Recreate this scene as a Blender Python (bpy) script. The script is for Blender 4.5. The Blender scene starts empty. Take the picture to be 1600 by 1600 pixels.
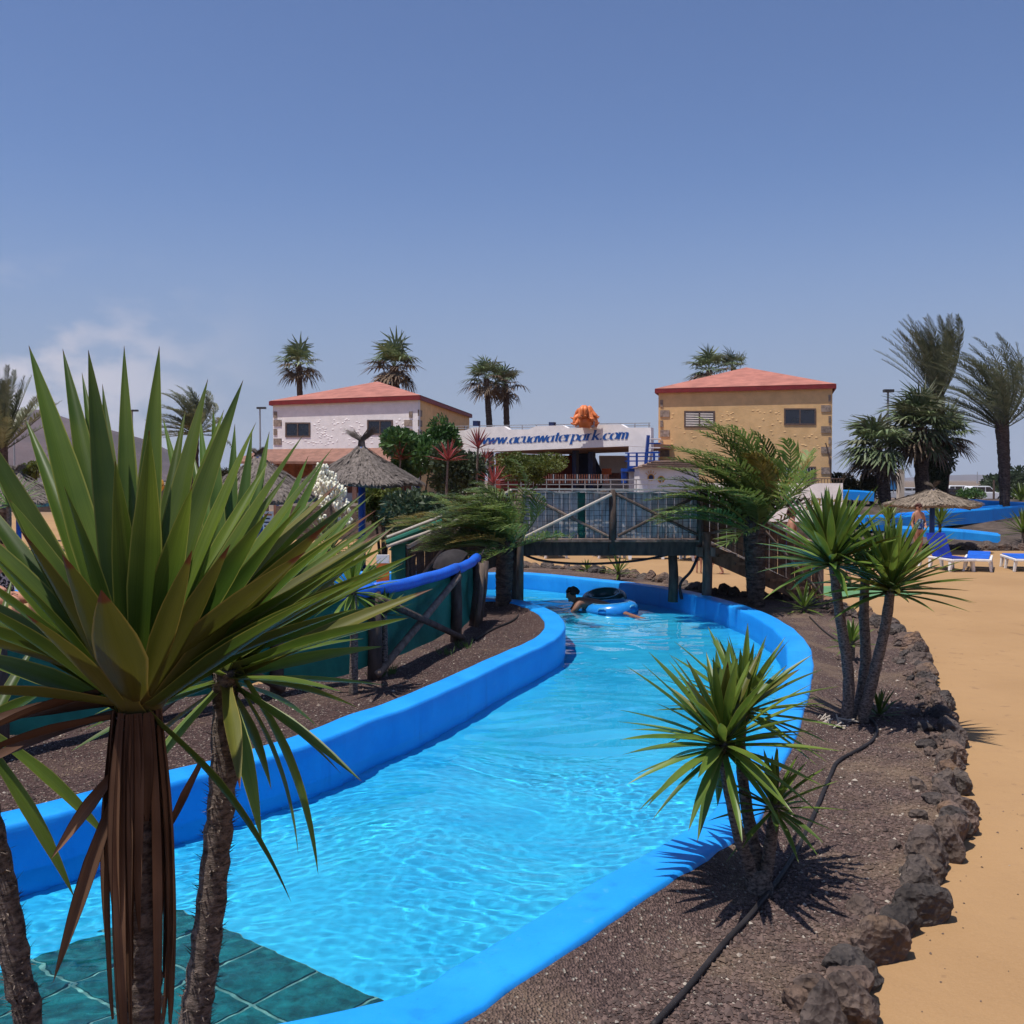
import bpy, bmesh, math, random
from mathutils import Vector, Matrix, noise
from mathutils.geometry import tessellate_polygon
V = Vector
rnd = random.Random(7)
sc = bpy.context.scene
COL = sc.collection
# ------------------------------------------------------------------ camera, sky, sun, exposure
H = 2.3                                   # eye height above the planting beds
F = 1600.0                                # focal length in photograph pixels (1600 px wide)
PITCH = math.atan(50 / F)                 # the horizon stands 50 px above the middle
cam = bpy.data.cameras.new('camera'); cam_o = bpy.data.objects.new('camera', cam); COL.objects.link(cam_o)
cam_o.location = (0, 0, H); cam_o.rotation_euler = (math.pi / 2 - PITCH, 0, 0)
cam.sensor_width = 36; cam.lens = 36; cam.clip_start = .05; cam.clip_end = 9000
sc.camera = cam_o
SUN_EL = math.radians(72); SUN_AZ = (-0.86, -0.51)      # sun high, to the left and a little behind the camera
sdir = V((SUN_AZ[0], SUN_AZ[1], 0)).normalized() * math.cos(SUN_EL) + V((0, 0, math.sin(SUN_EL)))
world = bpy.data.worlds.new('World'); sc.world = world; world.use_nodes = True
wn, wl = world.node_tree.nodes, world.node_tree.links
wn.clear()
w_out = wn.new('ShaderNodeOutputWorld'); w_bg = wn.new('ShaderNodeBackground'); w_bg.inputs['Strength'].default_value = .098
sky = wn.new('ShaderNodeTexSky'); sky.sky_type = 'NISHITA'; sky.sun_disc = False
sky.sun_elevation = SUN_EL; sky.sun_rotation = math.atan2(sdir.x, sdir.y)
sky.altitude = 0; sky.air_density = 1.0; sky.dust_density = .7; sky.ozone_density = 3.0
# thin cloud bank low in the sky on the left
w_tc = wn.new('ShaderNodeTexCoord'); w_sep = wn.new('ShaderNodeSeparateXYZ'); wl.new(w_tc.outputs['Generated'], w_sep.inputs[0])
w_map = wn.new('ShaderNodeMapping'); w_map.inputs['Scale'].default_value = (6.5, 6.5, 12); w_map.inputs['Location'].default_value = (.35, .1, .2)
wl.new(w_tc.outputs['Generated'], w_map.inputs[0])
w_no = wn.new('ShaderNodeTexNoise'); w_no.inputs['Scale'].default_value = 1.5; w_no.inputs['Detail'].default_value = 7; w_no.inputs['Roughness'].default_value = .52
wl.new(w_map.outputs[0], w_no.inputs['Vector'])
def wmath(op, a, b=None, clamp=False):
    n = wn.new('ShaderNodeMath'); n.operation = op; n.use_clamp = clamp
    for i, x in enumerate((a, b)):
        if x is None: continue
        if isinstance(x, (int, float)): n.inputs[i].default_value = x
        else: wl.new(x, n.inputs[i])
    return n.outputs[0]
def wrange(x, a, b, c=0, d=1):
    n = wn.new('ShaderNodeMapRange'); n.interpolation_type = 'SMOOTHSTEP'
    for i, q in enumerate((a, b, c, d)): n.inputs[i + 1].default_value = q
    wl.new(x, n.inputs[0]); return n.outputs[0]
c_dens = wrange(w_no.outputs['Fac'], .42, .58)
c_low = wrange(w_sep.outputs['Z'], .215, .08)
c_side = wrange(w_sep.outputs['X'], -.20, -.42)
c_fac = wmath('MULTIPLY', wmath('MULTIPLY', c_dens, c_low), wmath('MULTIPLY', c_side, .85), True)
w_mix = wn.new('ShaderNodeMix'); w_mix.data_type = 'RGBA'
w_tint = wn.new('ShaderNodeMix'); w_tint.data_type = 'RGBA'; w_tint.blend_type = 'MULTIPLY'; w_tint.inputs[0].default_value = 1; w_tint.inputs[7].default_value = (.70, .75, .93, 1)
wl.new(sky.outputs[0], w_tint.inputs[6])
w_hz = wn.new('ShaderNodeMix'); w_hz.data_type = 'RGBA'; wl.new(w_tint.outputs[2], w_hz.inputs[6]); w_hz.inputs[7].default_value = (2.45, 2.9, 4.15, 1)   # sea haze towards the horizon, all round
wl.new(wrange(w_sep.outputs['Z'], .30, .0, 0, .85), w_hz.inputs[0])
wl.new(c_fac, w_mix.inputs[0]); wl.new(w_hz.outputs[2], w_mix.inputs[6]); w_mix.inputs[7].default_value = (5.6, 5.3, 5.9, 1)
wl.new(w_mix.outputs[2], w_bg.inputs['Color']); wl.new(w_bg.outputs[0], w_out.inputs[0])
sun = bpy.data.lights.new('sun', 'SUN'); sun.energy = 4.2; sun.angle = math.radians(.55); sun.color = (1, .955, .88)
sun_o = bpy.data.objects.new('sun', sun); COL.objects.link(sun_o)
sun_o.rotation_euler = sdir.to_track_quat('Z', 'Y').to_euler()
vs = sc.view_settings; vs.view_transform = 'Standard'; vs.look = 'None'; vs.exposure = .30; vs.gamma = 1; vs.use_curve_mapping = False
sc.render.engine = 'CYCLES'
cy = sc.cycles; cy.use_denoising = True; cy.max_bounces = 8; cy.transparent_max_bounces = 24; cy.caustics_reflective = False; cy.caustics_refractive = True
cy.use_adaptive_sampling = True; cy.adaptive_threshold = .02; cy.sample_clamp_indirect = 12; cy.blur_glossy = .3

# ------------------------------------------------------------------ measuring: photograph pixels to places
def ray(px, py):
    u = (px - 800) / F; v = (800 - py) / F
    c, s = math.cos(PITCH), math.sin(PITCH)
    return V((u, c + v * s, -s + v * c))
def P(px, py, d):                          # the point at distance d (along Y) behind a pixel
    r = ray(px, py); return V((0, 0, H)) + r * (d / r.y)
def G(px, py, z=0.0):                      # the point at height z behind a pixel
    r = ray(px, py); t = (z - H) / r.z; return V((0, 0, H)) + r * t
def px_m(d): return d / F                  # metres per pixel at distance d

# ------------------------------------------------------------------ mesh helpers
class MB:
    def __init__(s): s.v = []; s.f = []; s.uv = []
    def add(s, vs, fs, uvs=None):
        b = len(s.v); s.v += [tuple(x) for x in vs]
        for k, f in enumerate(fs):
            s.f.append(tuple(i + b for i in f))
        s.uv += (uvs if uvs else [(0, 0)] * len(vs))
        return s
    def quad(s, a, b, c, d): return s.add([a, b, c, d], [(0, 1, 2, 3)])
    def hexa(s, p):                        # 8 points: bottom ring, top ring
        return s.add(p, [(3, 2, 1, 0), (4, 5, 6, 7), (0, 1, 5, 4), (1, 2, 6, 5), (2, 3, 7, 6), (3, 0, 4, 7)])
    def box(s, x0, x1, y0, y1, z0, z1):
        return s.hexa([(x0, y0, z0), (x1, y0, z0), (x1, y1, z0), (x0, y1, z0), (x0, y0, z1), (x1, y0, z1), (x1, y1, z1), (x0, y1, z1)])
    def bar(s, a, b, w, h=None, up=(0, 0, 1)):   # rectangular bar from a to b
        a, b = V(a), V(b); h = h or w; d = (b - a).normalized(); u = V(up)
        if abs(d.dot(u)) > .99: u = V((0, 1, 0))
        x = d.cross(u).normalized() * (w / 2); y = x.cross(d).normalized() * (h / 2)
        return s.hexa([a - x - y, a + x - y, b + x - y, b - x - y, a - x + y, a + x + y, b + x + y, b - x + y])
    def tube(s, pts, rad, n=8, cap=True, wob=0, seed=0):
        r_ = random.Random(seed); pts = [V(p) for p in pts]
        if isinstance(rad, (int, float)): rad = [rad] * len(pts)
        b = len(s.v); ref = None; vs = []; uvs = []
        for i, p in enumerate(pts):
            d = (pts[min(i + 1, len(pts) - 1)] - pts[max(i - 1, 0)]).normalized()
            if ref is None: ref = d.orthogonal().normalized()
            ref = (ref - d * ref.dot(d))
            ref = ref.normalized() if ref.length > 1e-5 else d.orthogonal().normalized()
            y = d.cross(ref)
            for k in range(n):
                a = 2 * math.pi * k / n; rr = rad[i] * (1 + (r_.uniform(-wob, wob) if wob else 0))
                vs.append(p + (ref * math.cos(a) + y * math.sin(a)) * rr); uvs.append((k / n, i / max(1, len(pts) - 1)))
        fs = []
        for i in range(len(pts) - 1):
            for k in range(n):
                k2 = (k + 1) % n; fs.append((i * n + k, i * n + k2, (i + 1) * n + k2, (i + 1) * n + k))
        if cap: fs.append(tuple(range(n - 1, -1, -1))); fs.append(tuple((len(pts) - 1) * n + k for k in range(n)))
        return s.add(vs, fs, uvs)
    def poly(s, pts, off):                 # a flat outline given thickness off (vector)
        n = len(pts); off = V(off); p = [V(q) for q in pts]
        return s.add(p + [q + off for q in p], [tuple(range(n - 1, -1, -1)), tuple(range(n, 2 * n))] + [(i, (i + 1) % n, n + (i + 1) % n, n + i) for i in range(n)])
    def sphere(s, c, r, nu=10, nv=6, sc_=(1, 1, 1)):
        vs = []; fs = []; c = V(c)
        for j in range(nv + 1):
            t = math.pi * j / nv
            for i in range(nu):
                a = 2 * math.pi * i / nu
                vs.append(c + V((math.sin(t) * math.cos(a) * sc_[0], math.sin(t) * math.sin(a) * sc_[1], math.cos(t) * sc_[2])) * r)
        for j in range(nv):
            for i in range(nu):
                i2 = (i + 1) % nu; fs.append((j * nu + i, (j + 1) * nu + i, (j + 1) * nu + i2, j * nu + i2))
        return s.add(vs, fs)
    def build(s, name, mat, parent=None, smooth=False, kind=None, label=None, bevel=0):
        me = bpy.data.meshes.new(name); me.from_pydata(s.v, [], s.f)
        if any(u != (0, 0) for u in s.uv[:40]):
            ul = me.uv_layers.new(name='UVMap'); li = [0] * len(me.loops); me.loops.foreach_get('vertex_index', li)
            fl = []
            for i in li: fl += s.uv[i]
            ul.data.foreach_set('uv', fl)
        for m in (mat if isinstance(mat, (list, tuple)) else [mat]): me.materials.append(m)
        if smooth: me.polygons.foreach_set('use_smooth', [True] * len(me.polygons))
        me.update()
        o = bpy.data.objects.new(name, me); COL.objects.link(o)
        if parent is not None: attach(o, parent)
        if kind: o['kind'] = kind
        if label: o['label'] = label
        if bevel:
            b = o.modifiers.new('bevel', 'BEVEL'); b.width = bevel; b.segments = 2; b.limit_method = 'ANGLE'
        return o
def wmat(o):
    m = Matrix.LocRotScale(o.location, o.rotation_euler, o.scale)
    return (wmat(o.parent) @ o.matrix_parent_inverse @ m) if o.parent else m
def attach(o, parent):
    o.parent = parent; o.matrix_parent_inverse = wmat(parent).inverted()
def tag(o, label, cat, group=None):
    o['label'] = label; o['category'] = cat
    if group: o['group'] = group
    return o
def thing(name, label, cat, loc=(0, 0, 0), group=None):
    o = bpy.data.objects.new(name, None); COL.objects.link(o); o.location = loc; o.empty_display_size = .2
    return tag(o, label, cat, group)
def structure(o): o['kind'] = 'structure'; return o
def spline(pts, n=6):                       # Catmull-Rom through 2D/3D points
    pts = [V(p) for p in pts]; out = []
    for i in range(len(pts) - 1):
        p0, p1, p2, p3 = pts[max(i - 1, 0)], pts[i], pts[i + 1], pts[min(i + 2, len(pts) - 1)]
        for k in range(n):
            t = k / n
            out.append(.5 * ((2 * p1) + (p2 - p0) * t + (2 * p0 - 5 * p1 + 4 * p2 - p3) * t * t + (3 * p1 - p0 - 3 * p2 + p3) * t ** 3))
    out.append(pts[-1]); return out

# ------------------------------------------------------------------ materials
MATS = {}
def srgb(r, g, b):
    f = lambda c: (c / 255 / 12.92) if c / 255 <= .04045 else ((c / 255 + .055) / 1.055) ** 2.4
    return (f(r), f(g), f(b))
def new_mat(name):
    m = bpy.data.materials.new(name); m.use_nodes = True; nt = m.node_tree
    return m, nt.nodes, nt.links, nt.nodes['Principled BSDF']
def N(ns, t, **kw):
    n = ns.new(t)
    for k, v in kw.items():
        if k in n.inputs: n.inputs[k].default_value = v
        else: setattr(n, k, v)
    return n
def mixc(ns, ls, fac, a, b, mode='MIX'):
    n = ns.new('ShaderNodeMix'); n.data_type = 'RGBA'; n.blend_type = mode
    for i, x in ((0, fac), (6, a), (7, b)):
        if hasattr(x, 'is_linked'): ls.new(x, n.inputs[i])
        elif isinstance(x, (int, float)): n.inputs[i].default_value = x
        else: n.inputs[i].default_value = (*x[:3], 1)
    return n.outputs[2]
def rng(ns, ls, x, a, b, c=0., d=1., smooth=True):
    n = ns.new('ShaderNodeMapRange')
    if smooth: n.interpolation_type = 'SMOOTHSTEP'
    ls.new(x, n.inputs[0])
    for i, q in enumerate((a, b, c, d)): n.inputs[i + 1].default_value = q
    return n.outputs[0]
def noise_tex(ns, ls, scale, detail=4, rough=.55, vec=None, stretch=None):
    t = N(ns, 'ShaderNodeTexNoise', Scale=scale, Detail=detail, Roughness=rough)
    if vec is None:
        g = N(ns, 'ShaderNodeNewGeometry'); vec = g.outputs['Position']
    if stretch:
        mp = N(ns, 'ShaderNodeMapping'); mp.inputs['Scale'].default_value = stretch; ls.new(vec, mp.inputs[0]); vec = mp.outputs[0]
    ls.new(vec, t.inputs['Vector']); return t.outputs['Fac']
def mat(name, col, rough=.8, var=.25, scale=6., bump=.0, bscale=None, col2=None, spec=.3, stretch=None, bdist=.02, detail=5, metal=0, rnd_obj=0.):
    """plain surface: base colour with noise variation and fine relief, in world space"""
    if name in MATS: return MATS[name]
    m, ns, ls, b = new_mat(name)
    f = noise_tex(ns, ls, scale, detail, .6, stretch=stretch)
    dark = tuple(c * (1 - var) for c in col); lite = tuple(min(1, c * (1 + var)) for c in col)
    if col2: dark, lite = col, col2
    c = mixc(ns, ls, rng(ns, ls, f, .3, .7), dark, lite)
    if rnd_obj:
        oi = N(ns, 'ShaderNodeObjectInfo'); h = N(ns, 'ShaderNodeHueSaturation'); ls.new(c, h.inputs['Color'])
        ls.new(rng(ns, ls, oi.outputs['Random'], 0, 1, 1 - rnd_obj, 1 + rnd_obj, False), h.inputs['Value']); c = h.outputs[0]
    ls.new(c, b.inputs['Base Color']); b.inputs['Roughness'].default_value = rough; b.inputs['Specular IOR Level'].default_value = spec; b.inputs['Metallic'].default_value = metal
    if bump:
        f2 = noise_tex(ns, ls, bscale or scale * 4, 6, .65, stretch=stretch)
        bp = N(ns, 'ShaderNodeBump', Strength=bump, Distance=bdist); ls.new(f2, bp.inputs['Height']); ls.new(bp.outputs[0], b.inputs['Normal'])
    MATS[name] = m; return m
def leaf_mat(name, col, col2, tip=(.16, .08, .03), margin=None, transl=.28, rough=.42, tip_at=.97, rv=.25, spec=.4, base=None, streak=True):
    """leaf: lengthwise streaks, paler margins, dry tip, light through the blade"""
    if name in MATS: return MATS[name]
    m, ns, ls, b = new_mat(name)
    uv = N(ns, 'ShaderNodeUVMap'); sp = N(ns, 'ShaderNodeSeparateXYZ'); ls.new(uv.outputs[0], sp.inputs[0])
    oi = N(ns, 'ShaderNodeObjectInfo')
    f = noise_tex(ns, ls, 3., 3)
    c = mixc(ns, ls, rng(ns, ls, f, .32, .68), col, col2)
    if streak:
        mp = N(ns, 'ShaderNodeMapping'); mp.inputs['Scale'].default_value = (26, 1.2, 1); ls.new(uv.outputs[0], mp.inputs[0])
        ad = N(ns, 'ShaderNodeVectorMath', operation='ADD'); cb = N(ns, 'ShaderNodeCombineXYZ'); ls.new(mp.outputs[0], ad.inputs[0])
        mu = N(ns, 'ShaderNodeMath', operation='MULTIPLY'); mu.inputs[1].default_value = 50; ls.new(oi.outputs['Random'], mu.inputs[0]); ls.new(mu.outputs[0], cb.inputs[1]); ls.new(cb.outputs[0], ad.inputs[1])
        s = noise_tex(ns, ls, 1., 2, .5, vec=ad.outputs[0])
        c = mixc(ns, ls, rng(ns, ls, s, .35, .7, 0, .35), c, tuple(x * .62 for x in col))
    if base: c = mixc(ns, ls, rng(ns, ls, sp.outputs['Y'], .16, .0), c, base)
    if margin:
        e = N(ns, 'ShaderNodeMath', operation='SUBTRACT'); ls.new(sp.outputs['X'], e.inputs[0]); e.inputs[1].default_value = .5
        a = N(ns, 'ShaderNodeMath', operation='ABSOLUTE'); ls.new(e.outputs[0], a.inputs[0])
        c = mixc(ns, ls, rng(ns, ls, a.outputs[0], .43, .485), c, margin)
    if tip: c = mixc(ns, ls, rng(ns, ls, sp.outputs['Y'], tip_at, min(.999, tip_at + .03)), c, tip)
    h = N(ns, 'ShaderNodeHueSaturation'); ls.new(c, h.inputs['Color'])
    ls.new(rng(ns, ls, oi.outputs['Random'], 0, 1, 1 - rv, 1 + rv, False), h.inputs['Value'])
    ls.new(h.outputs[0], b.inputs['Base Color']); b.inputs['Roughness'].default_value = rough; b.inputs['Specular IOR Level'].default_value = spec
    tr = N(ns, 'ShaderNodeBsdfTranslucent'); ls.new(h.outputs[0], tr.inputs['Color'])
    mx = N(ns, 'ShaderNodeMixShader'); mx.inputs[0].default_value = transl; out = ns['Material Output']
    ls.new(b.outputs[0], mx.inputs[1]); ls.new(tr.outputs[0], mx.inputs[2]); ls.new(mx.outputs[0], out.inputs[0])
    MATS[name] = m; return m
def wood_mat(name, col, rv=.18):
    return mat(name, col, .85, .35, 9, .5, 30, stretch=(1.2, 1.2, .35), bdist=.01, rnd_obj=rv, spec=.2)
# ------------------------------------------------------------------ shared materials
BLUE = mat('pool_paint', (.009, .235, .74), .42, .12, 2.2, .45, 40, spec=.35, bdist=.004)
def tune_blue():                            # sun-faded patches, scuffs and grime spots on the paint
    m = BLUE; ns, ls = m.node_tree.nodes, m.node_tree.links; b = ns['Principled BSDF']
    c = mixc(ns, ls, rng(ns, ls, noise_tex(ns, ls, 1.4, 6, .65), .35, .7), (.009, .265, .76), (.018, .325, .84))
    c = mixc(ns, ls, rng(ns, ls, noise_tex(ns, ls, 9, 6, .7), .58, .74, 0, .55), c, (.075, .36, .78))
    c = mixc(ns, ls, rng(ns, ls, noise_tex(ns, ls, 38, 3, .6), .67, .76, 0, .6), c, (.02, .10, .30))
    c = mixc(ns, ls, rng(ns, ls, noise_tex(ns, ls, 6, 4, .6, stretch=(1, 1, .12)), .54, .74, 0, .5), c, (.008, .18, .60))
    ls.new(c, b.inputs['Base Color'])
tune_blue()
SAND = mat('sand_floor', (.47, .27, .118), .95, .0, 1, spec=.1)
def tune_sand():
    m = MATS['sand_floor']; ns, ls = m.node_tree.nodes, m.node_tree.links; b = ns['Principled BSDF']
    big = noise_tex(ns, ls, .35, 4, .6); mid = noise_tex(ns, ls, 2.6, 6, .7, stretch=(1, 2.2, 1)); fine = noise_tex(ns, ls, 60, 3, .7)
    c = mixc(ns, ls, rng(ns, ls, big, .3, .7), (.312, .185, .088), (.365, .222, .108))
    c = mixc(ns, ls, rng(ns, ls, mid, .52, .74, 0, .6), c, (.31, .185, .095))
    c = mixc(ns, ls, rng(ns, ls, noise_tex(ns, ls, 5.5, 2, .5), .66, .73, 0, .45), c, (.20, .12, .07))
    c = mixc(ns, ls, rng(ns, ls, fine, .35, .7, 0, .25), c, (.40, .25, .14))
    # beyond the park the ground is dry and brown
    g = N(ns, 'ShaderNodeNewGeometry'); s = N(ns, 'ShaderNodeSeparateXYZ'); ls.new(g.outputs['Position'], s.inputs[0])
    c = mixc(ns, ls, rng(ns, ls, s.outputs['Y'], 60, 90), c, (.17, .125, .095))
    ls.new(c, b.inputs['Base Color'])
    bp = N(ns, 'ShaderNodeBump', Strength=.35, Distance=.01); ls.new(fine, bp.inputs['Height'])
    bp2 = N(ns, 'ShaderNodeBump', Strength=.6, Distance=.03); ls.new(noise_tex(ns, ls, 4.5, 4, .6), bp2.inputs['Height']); ls.new(bp.outputs[0], bp2.inputs['Normal']); ls.new(bp2.outputs[0], b.inputs['Normal'])
tune_sand()
def gravel_material(name, c1, c2, c3):
    m, ns, ls, b = new_mat(name); MATS[name] = m
    vo = N(ns, 'ShaderNodeTexVoronoi', Scale=75.); g = N(ns, 'ShaderNodeNewGeometry'); ls.new(g.outputs['Position'], vo.inputs['Vector'])
    sp = N(ns, 'ShaderNodeSeparateColor'); ls.new(vo.outputs['Color'], sp.inputs[0])
    c = mixc(ns, ls, sp.outputs[0], c1, c2)
    c = mixc(ns, ls, rng(ns, ls, sp.outputs[1], .955, .97), c, (.34, .30, .25))
    pat = noise_tex(ns, ls, .9, 5, .6); c = mixc(ns, ls, rng(ns, ls, pat, .46, .68, 0, .75), c, c3)
    ls.new(c, b.inputs['Base Color']); b.inputs['Roughness'].default_value = .95; b.inputs['Specular IOR Level'].default_value = .15
    ad = N(ns, 'ShaderNodeMath', operation='ADD'); ls.new(vo.outputs['Distance'], ad.inputs[0]); ls.new(noise_tex(ns, ls, 22, 5, .7), ad.inputs[1])
    bp = N(ns, 'ShaderNodeBump', Strength=1., Distance=.02); ls.new(ad.outputs[0], bp.inputs['Height']); ls.new(bp.outputs[0], b.inputs['Normal'])
    return m
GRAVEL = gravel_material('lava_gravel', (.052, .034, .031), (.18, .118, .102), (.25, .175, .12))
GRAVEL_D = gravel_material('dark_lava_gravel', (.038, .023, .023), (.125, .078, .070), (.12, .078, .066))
# ------------------------------------------------------------------ the river: outlines
TOP = .12; WATER = -.21; FLOOR = -.60; PLAZA = -.10
def gw(px, py, z=TOP): p = G(px, py, z); return V((p.x, p.y, 0))
OUTER = spline([V((-12, 25.2, 0)), V((-5, 24.6, 0))] + [gw(*q) for q in ((752, 895), (820, 895), (900, 902), (1000, 913), (1075, 925), (1160, 949), (1213, 974), (1243, 1003), (1250, 1030), (1246, 1060), (1232, 1105), (1205, 1168), (1168, 1226))] + [gw(*q) + V((.115, -.085, 0)) for q in ((1117, 1268), (1030, 1322), (930, 1378), (800, 1458), (700, 1517), (622, 1562))] + [V((-1.1, 3.82, 0)), V((-1.8, 3.5, 0)), V((-3, 3.1, 0)), V((-12, 2.3, 0))], 7)
INNER = spline([V((-12, 20.2, 0)), V((-5, 19.8, 0))] + [gw(*q) for q in ((752, 936), (800, 938), (836, 948), (859, 961), (867, 978), (850, 998), (800, 1021), (728, 1054), (640, 1093), (560, 1121), (500, 1146), (375, 1185), (250, 1216), (0, 1281))] + [V((-4.4, 5.55, 0)), V((-6.2, 4.9, 0)), V((-12, 4.6, 0))], 7)
def normals(path):
    out = []
    for i in range(len(path)):
        d = path[min(i + 1, len(path) - 1)] - path[max(i - 1, 0)]; d.z = 0; d.normalize(); out.append(V((d.y, -d.x, 0)))
    return out
def offset(path, k): return [p + n * k for p, n in zip(path, normals(path))]
def fill(name, loops, z, m, kind=True, zf=None):
    loops3 = [[V((p[0], p[1], 0)) for p in lp] for lp in loops]
    flat = [p for lp in loops3 for p in lp]; tri = tessellate_polygon(loops3)
    mb = MB(); fs = []
    for t in tri:
        a, b, c = (flat[i] for i in t)
        fs.append(t if (b - a).cross(c - a).z > 0 else t[::-1])
    mb.add([(p.x, p.y, z if zf is None else zf(p)) for p in flat], fs)
    o = mb.build(name, m)
    if kind: structure(o)
    return o
river_loop = OUTER + INNER[::-1]
# ground: one sheet to the horizon with the river cut out of it
g_ = fill('ground', [[(-60, -60), (80, -60), (80, 90), (-60, 90)], river_loop], PLAZA, SAND, kind=False)
bm = bmesh.new(); bm.from_mesh(g_.data)
for q in (((-6000, -60), (-60, -60), (-60, 90), (-6000, 90)), ((80, -60), (6000, -60), (6000, 90), (80, 90)), ((-6000, 90), (6000, 90), (6000, 8500), (-6000, 8500)), ((-6000, -6000), (6000, -6000), (6000, -60), (-6000, -60))):
    bm.faces.new([bm.verts.new((x, y, PLAZA)) for x, y in q])
bm.to_mesh(g_.data); bm.free(); structure(g_)
floor_m = mat('river_floor_paint', (.012, .33, .70), .7, .0, 2)
def tune_floor():
    m = floor_m; ns, ls = m.node_tree.nodes, m.node_tree.links; b = ns['Principled BSDF']
    c = mixc(ns, ls, rng(ns, ls, noise_tex(ns, ls, 1.1, 5, .6), .3, .7), (.020, .50, .90), (.042, .61, .97)); ls.new(c, b.inputs['Base Color'])
tune_floor()
def wall_sweep(name, path, label, side):
    """pool wall: rounded coping, straight inner face; side = +1 if the water lies on the right-hand normal"""
    t = .16; e = .022                       # flat coping with a small rounded arris
    prof = [(t, FLOOR - .05), (t, WATER), (t, -.02), (t, TOP - e - .01), (t - .004, TOP - e), (t - .010, TOP - .008), (t - e, TOP), (t - e - .012, TOP + .001), (-t + e + .03, TOP + .004), (-t + e, TOP), (-t + .010, TOP - .010), (-t + .003, TOP - e - .01), (-t, TOP - .05), (-t - .02, -.16)]
    mb = MB(); ns_ = normals(path); vs = []; fs = []; n = len(prof)
    for i, (p, nn) in enumerate(zip(path, ns_)):
        wob = .010 * noise.noise(p * 1.7) ; wz = .007 * noise.noise(p * 2.3 + V((9, 0, 0)))
        for k, (o_, z) in enumerate(prof):
            vs.append(p + nn * side * (o_ + wob) + V((0, 0, z + (wz if z > 0 else 0))))
    for i in range(len(path) - 1):
        for k in range(n - 1):
            q = (i * n + k, i * n + k + 1, (i + 1) * n + k + 1, (i + 1) * n + k)
            fs.append(q if side < 0 else q[::-1])
    mb.add(vs, fs); return tag(mb.build(name, BLUE, smooth=True), label, 'pool wall')
# denser paths for the walls so that the coping is smoothly uneven
def resample(path, step):
    out = [path[0]]
    for p in path[1:]:
        while (p - out[-1]).length > step: out.append(out[-1] + (p - out[-1]).normalized() * step)
    out.append(path[-1]); return out
OUT_R, INN_R = resample(OUTER, .16), resample(INNER, .16)
wall_sweep('pool_wall', OUT_R, 'blue painted outer wall of the lazy river beside the rock border', +1)
wall_sweep('pool_wall', INN_R, 'blue painted inner wall of the lazy river below the green fence', -1)
fill('river_floor', [river_loop], FLOOR, floor_m)
# ---- water: a rippled surface (real waves), clear, with finer ripples in its relief
def wave(x, y):
    p = V((x, y, 0)); w = V((noise.noise(p * .55), noise.noise(p * .55 + V((7, 3, 1))), 0)) * .55; q = p + w
    h = .020 * noise.noise(V((q.x * 1.1, q.y * .9, .3))) + .0085 * (1 - 2 * abs(noise.noise(V((q.x * 1.2, q.y * 2.2, 2.1)))))
    k = .55 + .75 * noise.noise(p * .7 + V((3, 1, 8)))      # calmer and livelier patches
    h += k * (.0038 * (1 - 2 * abs(noise.noise(V((q.x * 5.2 + .7, q.y * 9.0, 4.4))))) + .0032 * noise.noise(V((q.x * 12, q.y * 20, 6.6))) + .0020 * noise.noise(V((q.x * 25, q.y * 38, 1.6))))
    return h
def water_mesh():
    poly = [V((p.x, p.y, 0)) for p in river_loop]; mb = MB(); idx = {}; vs = []; fs = []
    def row_cells(y):                       # spans of the row that lie in the river
        xs = []
        for i in range(len(poly)):
            a, b = poly[i], poly[i - 1]
            if (a.y > y) != (b.y > y): xs.append((b.x - a.x) * (y - a.y) / (b.y - a.y) + a.x)
        xs.sort(); return list(zip(xs[::2], xs[1::2]))
    def vid(i, j, st, y0):
        k = (i, j)
        if k not in idx:
            x, y = i * st, y0 + j * st; idx[k] = len(vs); vs.append((x, y, WATER + wave(x, y)))
        return idx[k]
    for y0, y1, st in ((2.2, 9.6, .020), (9.6, 26.0, .05)):
        idx.clear(); n = int(round((y1 - y0) / st))
        for j in range(n):
            for a, b in row_cells(y0 + (j + .5) * st):
                a = max(a, -6.5)
                for i in range(int(math.floor(a / st)) , int(math.ceil(b / st))):
                    fs.append((vid(i, j, st, y0), vid(i + 1, j, st, y0), vid(i + 1, j + 1, st, y0), vid(i, j + 1, st, y0)))
    mb.add(vs, fs); return mb
def water_material():
    m, ns, ls, b = new_mat('river_water'); MATS['water'] = m; out = ns['Material Output']; ns.remove(b)
    g = N(ns, 'ShaderNodeBsdfGlass', Roughness=0., IOR=1.33); g.inputs['Color'].default_value = (.93, 1, 1, 1)
    ls.new(g.outputs[0], out.inputs[0]); return m
wo = structure(water_mesh().build('water', water_material(), smooth=True))
wo.cycles.is_caustics_caster = True; sun.cycles.is_caustics_light = True
for o_ in [x for x in COL.objects if x.name.startswith(('river_floor', 'pool_wall'))]: o_.cycles.is_caustics_receiver = True
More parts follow.
